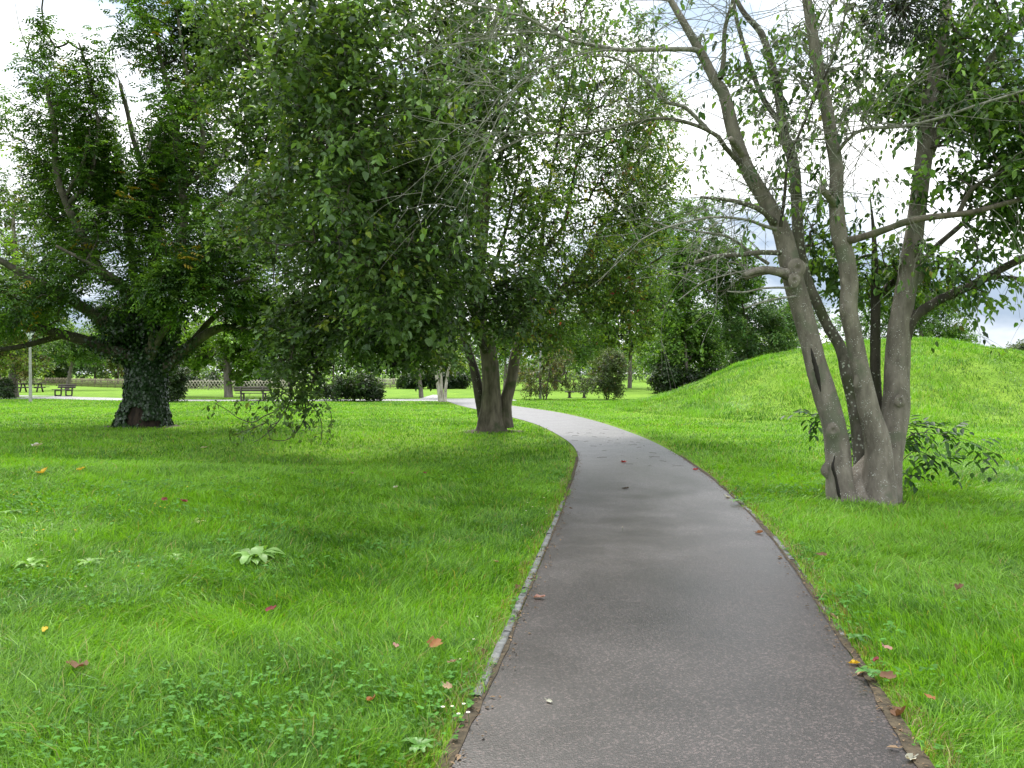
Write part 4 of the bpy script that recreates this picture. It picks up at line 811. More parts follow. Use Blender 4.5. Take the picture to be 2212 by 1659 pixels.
    for px, dd in (([(1925, 1075), (1935, 1000), (1955, 950), (1990, 935), (2040, 940), (2100, 955), (2160, 985)], .2), ([(1925, 1075), (1940, 1010), (1975, 975), (2010, 985), (2050, 1000)], -.1), ([(1925, 1075), (1930, 980), (1950, 925), (1990, 915), (2050, 925)], .5), ([(1920, 1075), (1880, 980), (1850, 930), (1800, 910), (1760, 900), (1715, 900)], .6), ([(1925, 1075), (1940, 1040), (1960, 1020)], 0), ([(1920, 1075), (1870, 1000), (1855, 960), (1848, 930)], .35)):
        q, rr = spline([P(a, c_, E + dd * i / (len(px) - 1)) for i, (a, c_) in enumerate(px)], np.linspace(.008, .003, len(px)), 5); tube(tw2, q, rr, 6, cap=False)
        for i in range(8, len(q), 3): pin.append(q[i]); axs.append(unit(q[min(i + 1, len(q) - 1)] - q[i - 1]))
    tw2.build("stems", M_TWIG, s0.root, smooth=True)
    s0.pinnate(np.array(pin), np.array(axs), 3, .14, .28, 3, .125, .058, [(.022, .062, .016, 4), (.034, .085, .02, 3), (.05, .12, .02, 1)], name="leaves", droop=.35, lift=.1)
    pl = np.array([P(1930 + r.uniform(0, 40), 1020 + r.uniform(0, 60), E + r.normal(0, .1)) for _ in range(20)]); s0.foliage(pl, np.tile([.3, 0, .3], (20, 1)), 6, .16, .05, .03, RT, name="low_leaves", droop=.2, spread=.4)
right_tree()

# ---------------------------------------------------------------- trees and shrubs farther off
G_MID = [(.060, .130, .022, 4), (.085, .175, .026, 4), (.125, .220, .030, 2.5), (.040, .090, .020, 1.5)]
G_YEL = [(.120, .210, .024, 4), (.180, .265, .026, 4), (.06, .115, .018, 3), (.20, .20, .03, 1)]
G_BRN = [(.075, .105, .025, 4), (.11, .13, .03, 3), (.15, .12, .05, 2), (.05, .085, .022, 3)]
G_DRK = [(.020, .045, .014, 4), (.032, .062, .018, 3), (.028, .036, .022, 2), (.045, .075, .02, 1)]
G_PAL = [(.070, .125, .040, 4), (.095, .15, .05, 3), (.055, .10, .035, 2)]
def far_tree(name, label, base_px, stems, blobs, cols, bark, L=.12, W=.085, K=14, tl=.8, seed=1, cat="tree", group=None, wood=True, droop=.25, trunk="trunk", dens=2.0):
    b = G(*base_px); D = b[1]; t = Tree(name, label, cat, b, group, seed); t.mul = dens; K = int(K * 1.8); L *= 1.15; W *= 1.2
    for px, w0, w1 in stems:
        t.limb(trunk, [px[0]] + list(px[1:]), w0, w1, D, D + .2, bark, sides=12, rough=.06, wig=.02 * D / 40)
    if not stems: t.nodes.append(np.array([b + [0, 0, .1], b + [0, 0, .5]])); t.nrad.append(np.array([.05, .04]))
    pts = stack_pts(t, [(x, y, D + dd, rx, ry, rd, n) for (x, y, dd, rx, ry, rd, n) in blobs])
    ends, cv = t.connect(pts, sag=.08, r_tip=.008, r_max=.09)
    if wood: t.twigs(cv, M_TWIG, "branches", 4)
    t.foliage(pts, ends, K, tl, L, W, cols, droop=droop, spread=2.0 * tl)
    return t
far_tree("park_tree", "thick grey trunked tree with browning leaves beside the left lamp post", (28, 858), [([(28, 859), (28, 830), (29, 790), (30, 740), (32, 660), (30, 560), (28, 450)], 24, 6)], [(10, 740, 0, 80, 55, 3.5, 110), (40, 640, 1, 110, 90, 4, 130), (30, 480, 1, 130, 110, 4.5, 150), (-40, 380, 1, 120, 110, 4, 90), (60, 790, -1, 45, 22, 1.8, 30)], G_YEL[:3] + [(.13, .12, .04, 3), (.055, .10, .02, 3)], M_BARK_MID, seed=21, K=16, tl=1.1, L=.15, W=.11)
far_tree("leaning_tree", "small tree with leaning trunk behind the slatted bench on the left", (146, 843), [([(144, 844), (148, 825), (153, 800), (158, 780), (165, 750)], 9.5, 5)], [(160, 735, 0, 70, 45, 2.5, 90), (130, 760, 0, 45, 25, 1.8, 40), (190, 765, 0, 40, 22, 1.6, 35), (240, 730, 1, 50, 30, 2, 40)], G_MID, M_BARK_MID, seed=22, K=16, tl=1.0, L=.15, W=.11)
far_tree("maple_tree", "straight trunked tree with light green lobed leaves by the lattice fence", (493, 858), [([(494, 859), (493, 840), (491, 800), (488, 770), (486, 735), (487, 690), (487, 640)], 20, 8)], [(420, 770, 1, 45, 30, 2, 50), (545, 765, 1, 60, 42, 2.2, 95), (488, 720, 0, 90, 40, 3, 90), (515, 808, .5, 22, 15, .8, 16), (560, 700, 2, 80, 60, 3, 80), (400, 700, 2, 70, 50, 3, 60)], [(.10, .20, .02, 4), (.14, .25, .025, 4), (.07, .14, .02, 2)], M_BARK_MID, seed=23, K=14, tl=.9, L=.17, W=.15)
far_tree("forked_tree", "thin dark forked tree standing left of the pale triple stem", (910, 859), [([(910, 860), (909, 840), (906, 820), (904, 800), (899, 780), (890, 750)], 11, 4), ([(905, 806), (912, 790), (922, 765)], 6, 3)], [(900, 750, 0, 60, 35, 2, 50), (860, 770, 0, 40, 25, 1.5, 25), (945, 740, 0, 60, 40, 2, 40)], G_MID, M_BARK_MID, seed=24, tl=.9, L=.13, W=.09)
far_tree("pale_stemmed_tree", "tree with three pale silvery stems and yellowing leaves near the path crossing", (954, 868), [([(952, 869), (949, 845), (943, 810), (938, 785), (930, 750)], 11, 5), ([(955, 868), (954, 835), (952, 800), (955, 770), (958, 740)], 8, 4), ([(961, 868), (963, 838), (968, 805), (976, 775), (984, 745)], 8, 4)], [(950, 735, 0, 60, 45, 1.8, 55), (985, 770, 0, 30, 25, 1, 22), (920, 760, 0, 28, 22, 1, 16)], G_YEL, M_BARK_PALE, seed=25, tl=.6, L=.12, W=.08, trunk="stem")
far_tree("pale_leaved_shrub", "loose yellowish shrub in front of the far lamp post", (1178, 864), [([(1176, 865), (1170, 840), (1162, 810)], 3, 1.5), ([(1180, 865), (1183, 835), (1186, 800)], 3, 1.5), ([(1178, 865), (1192, 835), (1206, 805)], 2.5, 1.2)], [(1175, 805, 0, 58, 38, 1.4, 90), (1205, 780, 0, 40, 30, 1.2, 50), (1160, 840, 0, 35, 14, .9, 18), (1225, 825, 0, 15, 15, .5, 12)], G_BRN, M_TWIG, seed=26, tl=.5, L=.085, W=.05, cat="shrub", trunk="stem")
far_tree("rounded_shrub", "dense rounded green shrub beside the backless bench", (1310, 864), [([(1310, 865), (1308, 840), (1300, 800)], 3.5, 1.5), ([(1313, 865), (1318, 835), (1325, 800)], 3, 1.5)], [(1305, 800, 0, 48, 50, 1.5, 190), (1262, 818, 0, 36, 30, 1.1, 100), (1325, 840, 0, 30, 20, .9, 45), (1335, 785, 0, 22, 25, .8, 35)], [(.06, .095, .028, 4), (.085, .115, .032, 3), (.12, .10, .045, 1), (.045, .075, .025, 3)], M_TWIG, seed=27, tl=.5, L=.085, W=.05, cat="shrub", trunk="stem")
far_tree("dark_hedge", "low dark hedge clump under the left edge of the big crown", (775, 869), [], [(740, 838, 1.5, 32, 27, 1.4, 130), (790, 836, 1.5, 38, 30, 1.5, 160), (815, 848, 1, 16, 20, .8, 50), (690, 845, 2, 30, 22, 1.2, 70)], G_DRK, M_TWIG, seed=28, tl=.45, L=.10, W=.06, cat="hedge", wood=False)
far_tree("dark_bush", "dark green bush against the right side of the ivy trunk", (375, 869), [], [(372, 838, .5, 24, 28, 1, 90), (385, 810, .5, 20, 22, .9, 45), (352, 850, .5, 12, 16, .6, 25)], G_DRK, M_TWIG, seed=29, tl=.45, L=.10, W=.06, cat="bush", wood=False)
far_tree("low_bush", "small dark bush at the foot of the thick grey trunk", (-2, 862), [], [(-2, 838, 0, 20, 26, 1, 60), (14, 848, -.5, 7, 14, .5, 14)], G_DRK, M_TWIG, seed=30, tl=.4, L=.11, W=.06, cat="bush", wood=False)
far_tree("round_hedge", "dark rounded hedge beyond the crossing behind the pale triple stem", (930, 841), [], [(890, 822, 2, 30, 17, 1.5, 110), (935, 815, 2, 35, 24, 1.6, 120), (980, 820, 2, 32, 20, 1.6, 120)], G_DRK, M_TWIG, seed=31, tl=.8, L=.18, W=.12, cat="hedge", wood=False)
far_tree("purple_bush", "dark purplish bush spreading beneath the small maple by the mound", (1450, 852), [], [(1440, 815, 1, 32, 30, 2, 130), (1485, 825, 2, 45, 26, 2.2, 150), (1550, 815, 3, 45, 32, 2.5, 150), (1620, 800, 4, 50, 30, 2.5, 110)], G_DRK, M_TWIG, seed=32, tl=.8, L=.16, W=.10, cat="bush", wood=False)
far_tree("small_maple", "small conical maple with grey trunk at the foot of the mound", (1484, 850), [([(1485, 851), (1484, 830), (1483, 790), (1480, 720), (1478, 640), (1476, 580)], 10, 2)], [(1480, 760, 0, 80, 40, 3, 180), (1480, 690, 0, 65, 50, 2.5, 150), (1478, 625, 0, 40, 45, 1.8, 80), (1475, 560, 0, 26, 40, 1, 45), (1500, 540, 4, 85, 110, 3, 210), (1570, 590, 5, 70, 75, 3, 130), (1430, 780, 0, 35, 20, 1.5, 40)], G_MID, M_BARK_MID, seed=33, K=14, tl=1.1, L=.17, W=.15)
far_tree("leafy_tree", "bushy green tree partly hidden behind the left slope of the mound", (1610, 846), [([(1610, 846), (1612, 760), (1614, 680)], 12, 4)], [(1620, 720, 0, 85, 60, 3.5, 240), (1660, 770, 0, 80, 35, 3.5, 140), (1590, 630, 1, 60, 70, 3, 150), (1690, 690, 2, 60, 60, 3, 110)], [(.050, .115, .03, 4), (.07, .145, .034, 4), (.10, .17, .04, 2)], M_BARK_MID, seed=34, K=14, tl=1.1, L=.17, W=.12)
far_tree("yellowing_tree", "tall tree with sunlit yellow green leaves behind the rounded shrub", (1360, 838), [([(1360, 838), (1362, 760), (1360, 650), (1362, 520)], 10, 3)], [(1330, 690, 0, 110, 80, 4, 330), (1370, 570, 0, 110, 110, 4, 330), (1410, 420, 1, 85, 140, 4, 130), (1440, 240, 2, 60, 110, 4, 50), (1280, 740, 2, 70, 40, 3, 110), (1420, 680, 3, 50, 80, 3, 90)], G_YEL, M_BARK_MID, seed=35, K=14, tl=1.4, L=.20, W=.13)
far_tree("dark_leafy_tree", "dark leafy tree behind the far lamp post", (1200, 842), [([(1200, 842), (1200, 760), (1202, 650)], 9, 3), ([(1090, 842), (1092, 800), (1090, 740)], 8, 4)], [(1220, 740, 0, 90, 50, 3, 170), (1150, 700, 0, 90, 70, 3, 150), (1260, 660, 0, 70, 80, 3, 120), (1090, 740, 0, 60, 40, 3, 80)], G_MID, M_BARK_MID, seed=36, K=13, tl=1.4, L=.20, W=.13)
far_tree("slope_tree", "green tree rising behind the top of the mound", (1990, 840), [([(1990, 842), (1990, 740), (1985, 640)], 11, 3)], [(1990, 690, 0, 95, 60, 3.5, 240), (2060, 725, 0, 50, 18, 2, 60), (1940, 620, 0, 70, 70, 3, 110), (1860, 700, 1, 70, 50, 3, 90), (2030, 640, 0, 45, 40, 2, 50)], G_MID, M_BARK_MID, seed=37, K=14, tl=1.2, L=.17, W=.12)
far_tree("distant_tree", "pale grey green round tree at the far right beyond the mound", (2225, 822), [([(2225, 823), (2225, 790), (2225, 770)], 5, 3)], [(2215, 780, 0, 42, 38, 7, 260), (2260, 790, 0, 40, 35, 6, 120)], [(.085, .12, .07, 4), (.11, .145, .085, 3)], M_BARK_MID, seed=38, K=14, tl=2.2, L=.36, W=.25)
far_tree("distant_bush", "low yellow green bush just above the right shoulder of the mound", (2145, 830), [], [(2145, 770, 0, 24, 12, 2, 60), (2170, 785, 0, 16, 14, 2, 40)], G_YEL, M_BARK_MID, seed=39, K=12, tl=1.2, L=.20, W=.13, cat="bush", wood=False)
far_tree("distant_willow", "pale distant tree crown seen between the grey stems", (1740, 822), [([(1740, 823), (1740, 740)], 6, 3)], [(1740, 670, 0, 45, 50, 7, 160), (1700, 720, 0, 50, 40, 6, 120)], G_PAL, M_BARK_MID, seed=40, K=13, tl=2.0, L=.33, W=.2)
# trees and bushes along the far side of the park
FAR = [("far_tree", "pale green tree beyond the fence left of the ivy trunk", 205, 828, 55, 45, G_PAL), ("far_tree", "rusty tinted tree beyond the fence near the ivy trunk", 255, 829, 45, 60, G_BRN), ("far_bush", "rounded bush beyond the fence behind the left bench", 118, 828, 22, 16, G_MID), ("far_tree", "green tree beyond the fence behind the picnic table", 70, 828, 45, 60, G_MID),
       ("far_hedge", "long dark hedge behind the lattice fence left of the maple trunk", 420, 838, 60, 22, G_DRK), ("far_hedge", "long dark hedge behind the lattice fence right of the maple trunk", 560, 838, 55, 22, G_DRK), ("far_tree", "brownish tree beyond the fence above the dark bush", 400, 832, 45, 55, G_BRN), ("far_tree", "blue green tree beyond the fence right of the maple", 625, 832, 40, 50, G_PAL), ("far_tree", "leafy far tree behind the dark hedge clump", 720, 830, 70, 60, G_MID), ("far_tree", "leafy far tree above the small fence piece", 850, 830, 70, 55, G_MID), ("far_tree", "leafy far tree behind the leaning side stem", 1000, 830, 80, 60, G_MID),
       ("far_tree", "small far tree at the end of the bright lawn", 1385, 818, 30, 40, G_YEL), ("far_tree", "dark far tree closing the lawn right of the rounded shrub", 1420, 818, 30, 45, G_MID), ("far_tree", "far tree closing the lawn behind the backless bench", 1250, 820, 70, 45, G_MID), ("far_tree", "far tree behind the small maple", 1540, 826, 60, 60, G_MID), ("far_tree", "far tree at the left rim above the low bush", 0, 829, 55, 45, G_YEL), ("far_tree", "far tree behind the leaning tree", 145, 828, 45, 50, G_PAL), ("far_tree", "far tree behind the right end of the pale fence", 660, 830, 50, 55, G_DRK),
       ("far_tree", "tall far tree behind the ivy trunk", 310, 828, 70, 75, G_MID), ("far_tree", "tall far tree behind the maple trunk", 500, 828, 75, 70, G_DRK), ("far_tree", "tall far tree left of the forked tree", 790, 828, 75, 75, G_MID), ("far_tree", "tall far tree behind the pale triple stem", 930, 828, 75, 75, G_YEL), ("far_tree", "tall far tree right of the leaning side stem", 1120, 828, 75, 75, G_MID), ("far_tree", "tall far tree left of the small maple", 1420, 826, 50, 80, G_MID), ("far_tree", "tall far tree right of the small maple", 1580, 827, 55, 85, G_PAL)]
for i, (nm, lb, x, y, rx, ry, cl) in enumerate(FAR):
    if nm == 'far_tree': ry *= 1.5; rx *= 1.15
    D_ = GD(x, y); kk = D_ / F_PX
    far_tree(nm, lb, (x, y), [] if "tree" not in nm else [([(x, y + 1), (x, y - ry * .6)], 5, 3)], [(x, y - ry * (.95 if "tree" in nm else .8), 0, rx, ry * .8, min(rx * kk, 6), int(170 + rx))], cl, M_BARK_MID, seed=50 + i, K=12, tl=.022 * D_ * .6, L=.0028 * D_, W=.0019 * D_, dens=1.0, cat="tree" if "tree" in nm else ("hedge" if "hedge" in nm else "bush"), wood=False)

def treeline():
    r = np.random.default_rng(77); n = 5200; a = r.uniform(-.80, .80, n); y = r.uniform(135, 215, n); x = a * y
    top = (6.5 + 2.6 * nz(np.stack([x, y * .2], -1), .09, 19) + 1.6 * nz(np.stack([x, y * .3], -1), .3, 20)) * y / 150; top = np.where(a > .42, np.minimum(top, 4.2), top); z = r.random(n) ** .8 * np.maximum(top, 2.0)
    c = np.stack([x, y, z], -1); K = 12; pos = (c[:, None] + r.normal(0, .55, (n, K, 3))).reshape(-1, 3); pos[:, 2] = np.maximum(pos[:, 2], .1); m = len(pos)
    pal = np.array([p[:3] for p in G_MID + G_YEL[:3] + G_PAL]); band = ((nz(c[:, :2], .12, 21) * .5 + .5) * len(pal)).astype(int).clip(0, len(pal) - 1); alt = r.random(n) < .4; band[alt] = r.integers(0, len(pal), alt.sum()); col = np.repeat(pal[band], K, 0) * r.uniform(.65, 1.35, (m, 1))
    mb = MB(); leaf_mesh(mb, pos, r.normal(0, 1, (m, 3)) + np.array([0, 0, -.3]), np.array([0, -.3, 1.0]) + r.normal(0, .5, (m, 3)), r.uniform(.4, .75, m), r.uniform(.28, .5, m), col)
    return mb
tag(treeline().build("far_woods", M_LEAF), "distant belt of mixed trees closing the horizon", "woods", kind="stuff")
# ---------------------------------------------------------------- benches, picnic table, lamps, fence
def bench(b, rz, label, W=1.9):
    """b: ground point under the middle; the seat looks along local -Y"""
    o = empty("park_bench", b, label, "bench", "park benches by the footpath", rz)
    m = MB()
    for y in (-.30, -.12): box(m, (0, y, .45), (W, .16, .05))
    m.build("seat", M_WOOD, o, world=False)
    m = MB()
    for z, y in ((.62, .10), (.76, .14)): box(m, (0, y, z), (W, .045, .125), rx=-.25)
    m.build("backrest", M_WOOD, o, world=False)
    for x in (-W * .31, W * .31):
        m = MB()
        loop = [(-.36, .40), (-.36, .10), (-.30, .04), (.02, .04), (.08, .10), (.10, .40)]
        pts = np.array([(x, y, z) for y, z in loop]); tube(m, spline(pts, np.ones(6), 4)[0], np.full(21, .052), 8)
        box(m, (x, -.13, .40), (.09, .50, .06)); box(m, (x, .13, .60), (.09, .06, .50), rx=-.22)
        m.build("leg", M_WOOD, o, world=False)
    return o
def at(px, py): return G(px, py)
bench(at(134, 856) + np.array([0, .4, 0]), math.radians(-24), "brown slatted bench facing the footpath in front of the leaning tree", 1.8)
bench(at(547, 866) + np.array([0, -.1, 0]), math.radians(180), "brown slatted bench seen from behind beside the maple trunk", 2.05)
def stone_bench(b):
    o = empty("backless_bench", b, "low backless bench with two dark legs beside the rounded shrub", "bench")
    m = MB(); box(m, (0, 0, .40), (1.55, .42, .07)); m.build("seat", M_WOOD, o, world=False)
    for x in (-.48, .48):
        m = MB(); box(m, (x, 0, .03), (.24, .36, .06)); box(m, (x, 0, .20), (.15, .28, .29)); box(m, (x, 0, .345), (.24, .36, .03)); m.build("leg", M_WOOD, o, world=False)
stone_bench(at(1246, 859.5))
def picnic(b, rz):
    o = empty("picnic_table", b, "wooden picnic table with attached seats behind the left lamp post", "picnic table", rz=rz)
    m = MB()
    for y in (-.28, -.09, .10, .29): box(m, (0, y, .74), (2.1, .17, .05))
    m.build("tabletop", M_WOOD, o, world=False)
    for s in (-1, 1):
        m = MB(); box(m, (0, s * .72, .43), (2.1, .26, .05)); m.build("seat", M_WOOD, o, world=False)
        m = MB()
        for q in (-1, 1): box(m, (s * .68, q * .33, .36), (.09, .11, .80), rx=q * .42)
        box(m, (s * .68, 0, .385), (.08, 1.7, .09)); box(m, (s * .68, 0, .69), (.08, .7, .06)); m.build("leg", M_WOOD, o, world=False)
picnic(at(68, 847), math.radians(4))
M_GLASS = noise_mat("lamp_glass", (.5, .52, .54), (.62, .64, .66), 4, rough=.25, bump=0)
M_METAL = noise_mat("lamp_metal", (.07, .08, .085), (.12, .13, .135), 8, rough=.5, bump=0)
def lamp(b, h, label):
    o = empty("street_lamp", b, label, "lamp post", "lamp posts in the park")
    m = MB(); zz = np.array([-.1, .0, .9, h - .62]); tube(m, np.array([(0, 0, z) for z in np.linspace(-.1, h - .6, 12)]), np.linspace(.092, .060, 12), 16); m.build("pole", M_POLE, o, smooth=True, world=False)
    m = MB(); z0 = h - .60
    tube(m, np.array([(0, 0, z0 - .02), (0, 0, z0 + .05), (0, 0, z0 + .10)]), [.075, .075, .05], 14)
    for a in np.arange(4) * math.pi / 2 + .4: tube(m, np.array([(.05 * math.cos(a), .05 * math.sin(a), z0 + .06), (.235 * math.cos(a), .235 * math.sin(a), z0 + .50)]), [.012, .012], 6)
    m.build("bracket", M_METAL, o, smooth=True, world=False)
    m = MB(); tube(m, np.array([(0, 0, z0 + .10), (0, 0, z0 + .3), (0, 0, z0 + .46)]), [.055, .14, .205], 18); m.build("lamp_shade", M_GLASS, o, smooth=True, world=False)
    m = MB(); tube(m, np.array([(0, 0, z0 + .47), (0, 0, z0 + .52), (0, 0, z0 + .57)]), [.25, .25, .12], 18); m.build("cap", M_METAL, o, smooth=True, world=False)
lamp(at(66, 868), 4.05, "tall grey lamp post half hidden by the ivy tree's lowest limb")
lamp(at(1167, 862), 3.65, "pale lamp post rising behind the loose yellowish shrub")
def fence(a, c, label, h=.95, pitch=.32, mat=None):
    a = np.array(a); c = np.array(c); L = np.linalg.norm((c - a)[:2]); d = (c - a) / L; rz = math.atan2(d[1], d[0])
    o = empty("lattice_fence", a, label, "fence", "lattice fences", rz)
    m = MB(); n = int(L / pitch); ang = math.radians(33); w = math.tan(ang) * h
    for i in range(-2, n + 1):
        for s in (1, -1):
            x0 = i * pitch + w / 2
            if x0 < -.05 or x0 > L + .05: continue
            box(m, (x0, s * .016, h / 2 + .05), (.052, .028, h / math.cos(ang)), ry=s * ang)
    m.build("lattice", mat or M_FENCE, o, world=False)
    for z in (.18, h * .88):
        m = MB(); box(m, (L / 2, .055, z), (L, .045, .06)); m.build("rail", mat or M_FENCE, o, world=False)
    for x in np.arange(0, L + .1, 2.4):
        m = MB(); tube(m, np.array([(x, .11, -.1), (x, .11, h * .5), (x, .11, h + .06)]), [.05, .05, .045], 8); m.build("post", mat or M_FENCE, o, world=False)
f0, f1, f2, f3, f4, f5 = at(-60, 831.5), at(150, 834), at(180, 837), at(345, 842), at(345, 842.5), at(655, 843)
M_FENCE_D = noise_mat("brown_fence_wood", (.11, .095, .06), (.20, .175, .115), 12, (1, 1, .4), .85, .2, .01)
fence(f0, f1, "weathered lattice fence behind the picnic table and left bench", 1.0, .32, M_FENCE_D)
fence(f1, f3, "brown lattice fence between the leaning tree and the ivy trunk", .95, .32, M_FENCE_D)
fence(f4, f5, "pale lattice fence behind the maple trunk and rear view bench", .92, .32)
fence(at(820, 840), at(880, 838), "short pale lattice fence seen under the big crown left of the forked tree", 1.0, .32)

# ---------------------------------------------------------------- small plants and fallen leaves
def rosette(px, py, n, L, W, col, name, label, up=.45, lobes=7, seed=1):
    b = G(px, py); b[2] = float(TH(b[0], b[1])); r = np.random.default_rng(seed); mb = MB()
    for i in range(n):
        a = i * 2.4 + r.normal(0, .3); l = L * r.uniform(.65, 1.1); w = W * r.uniform(.8, 1.2); m = 10; t = np.linspace(0, 1, m); u = up * r.uniform(.6, 1.4)
        rad = l * t; z = .055 + l * (u * t - u * .9 * t ** 2.2); c, s = math.cos(a), math.sin(a)
        wid = w * np.sin(np.pi * np.clip(t * .92 + .06, 0, 1)) ** .7 * (1 + .35 * np.sin(t * lobes * 3.1 + i)) * .5
        mid = np.stack([rad * c, rad * s, z], -1); sd_ = np.array([-s, c, 0]); e = np.array([0, 0, .18]); v = np.concatenate([mid, mid + sd_ * wid[:, None] + e * wid[:, None], mid - sd_ * wid[:, None] + e * wid[:, None]]) + b
        q = [(j, j + 1, m + j + 1, m + j) for j in range(m - 1)] + [(j, 2 * m + j, 2 * m + j + 1, j + 1) for j in range(m - 1)]
        mb.add(v, q, None, np.array(col) * r.uniform(.75, 1.25))
    return tag(mb.build(name, M_GRASS, origin=b), label, "weed")
rosette(548, 1224, 17, .25, .085, (.17, .31, .075), "dock_plant", "large pale green dock plant in the left lawn", .75, 4, 1)
rosette(66, 1238, 14, .15, .045, (.14, .29, .03), "weed_rosette", "bright yellow green weed rosette near the left lawn edge", .8, 8, 2)
rosette(195, 1232, 9, .13, .04, (.15, .30, .045), "weed_rosette", "narrow leaved weed rosette right of the brightest rosette", .8, 8, 3)
rosette(382, 1220, 8, .12, .03, (.16, .31, .045), "weed_rosette", "thin leaved weed rosette left of the large dock plant", .6, 8, 4)
rosette(22, 1118, 9, .14, .045, (.13, .26, .045), "weed_rosette", "flat weed rosette high up at the edge of the left lawn", .5, 7, 5)
rosette(312, 1170, 9, .18, .06, (.06, .17, .04), "weed_rosette", "dark flat weed rosette amid the clover above the dock plant", .2, 6, 6)
rosette(415, 1140, 7, .15, .05, (.30, .34, .12), "weed_rosette", "bleached dying weed rosette above the large dock plant", .4, 6, 7)
rosette(1850, 1400, 9, .075, .026, (.055, .16, .025), "weed_rosette", "broad leaved weed at the path edge right of the dark asphalt", .9, 5, 8)
rosette(1880, 1478, 10, .08, .028, (.06, .17, .03), "weed_rosette", "broad leaved weed among brown leaves on the right path edge", .5, 5, 9)
rosette(905, 1640, 9, .085, .03, (.08, .2, .03), "weed_rosette", "green weed at the very foot of the left path edge", .6, 5, 10)
rosette(1590, 1092, 9, .12, .035, (.10, .23, .04), "weed_rosette", "pale weed spilling over the kerb across from the grey stems", .3, 5, 11)

def fallen(px, py, size, col, label, on_path=False, seed=0, lobed=False):
    b = G(px, py); r = np.random.default_rng(1000 + seed); n = 18; a = np.linspace(0, 2 * np.pi, n, endpoint=False); mb = MB()
    rx = size * .5 * (1 + (.16 * np.cos(5 * a) + .07 * np.cos(9 * a + seed) if lobed else .05 * np.cos(3 * a))); sq = .85 if lobed else .52
    x = rx * np.cos(a); y = rx * np.sin(a) * sq; size = size * .82; curl = r.uniform(.3, .9); z = curl * (np.abs(y) * 1.2 + np.maximum(x, 0) ** 2 / size) + r.normal(0, .004, n)
    th = r.uniform(0, 6.28); R = np.array(Matrix.Rotation(th, 3, 'Z') @ Matrix.Rotation(r.normal(0, .25), 3, 'X')); v = np.vstack([[0, 0, 0], np.stack([x * .55, y * .55, z * .35], -1), np.stack([x, y, z], -1)])
    v = v @ R.T; gz = float(TH(b[0], b[1])); lift = .016 if on_path else .085
    v = v + np.array([b[0], b[1], gz + lift - v[:, 2].min()])
    tr = [(0, 1 + i, 1 + (i + 1) % n) for i in range(n)]; q = [(1 + i, 1 + n + i, 1 + n + (i + 1) % n, 1 + (i + 1) % n) for i in range(n)]
    st = np.array([[-.5 * size, -.003, .0], [-.5 * size, .003, 0], [-.95 * size, .002, .01], [-.95 * size, -.002, .01]]) @ R.T + np.array([b[0], b[1], gz + lift + .004])
    mb.add(v, q, tr, np.array(col)); mb.add(st, [(0, 1, 2, 3)], None, np.array(col) * .6)
    return tag(mb.build("fallen_leaf", M_DRY, origin=(b[0], b[1], gz)), label, "fallen leaf", "fallen leaves on the lawn and path")
YE, OR, BR, PK, RD, PA, TN, DR = (.50, .34, .03), (.24, .105, .04), (.13, .07, .04), (.27, .15, .12), (.34, .03, .03), (.42, .42, .34), (.28, .20, .12), (.16, .03, .035)
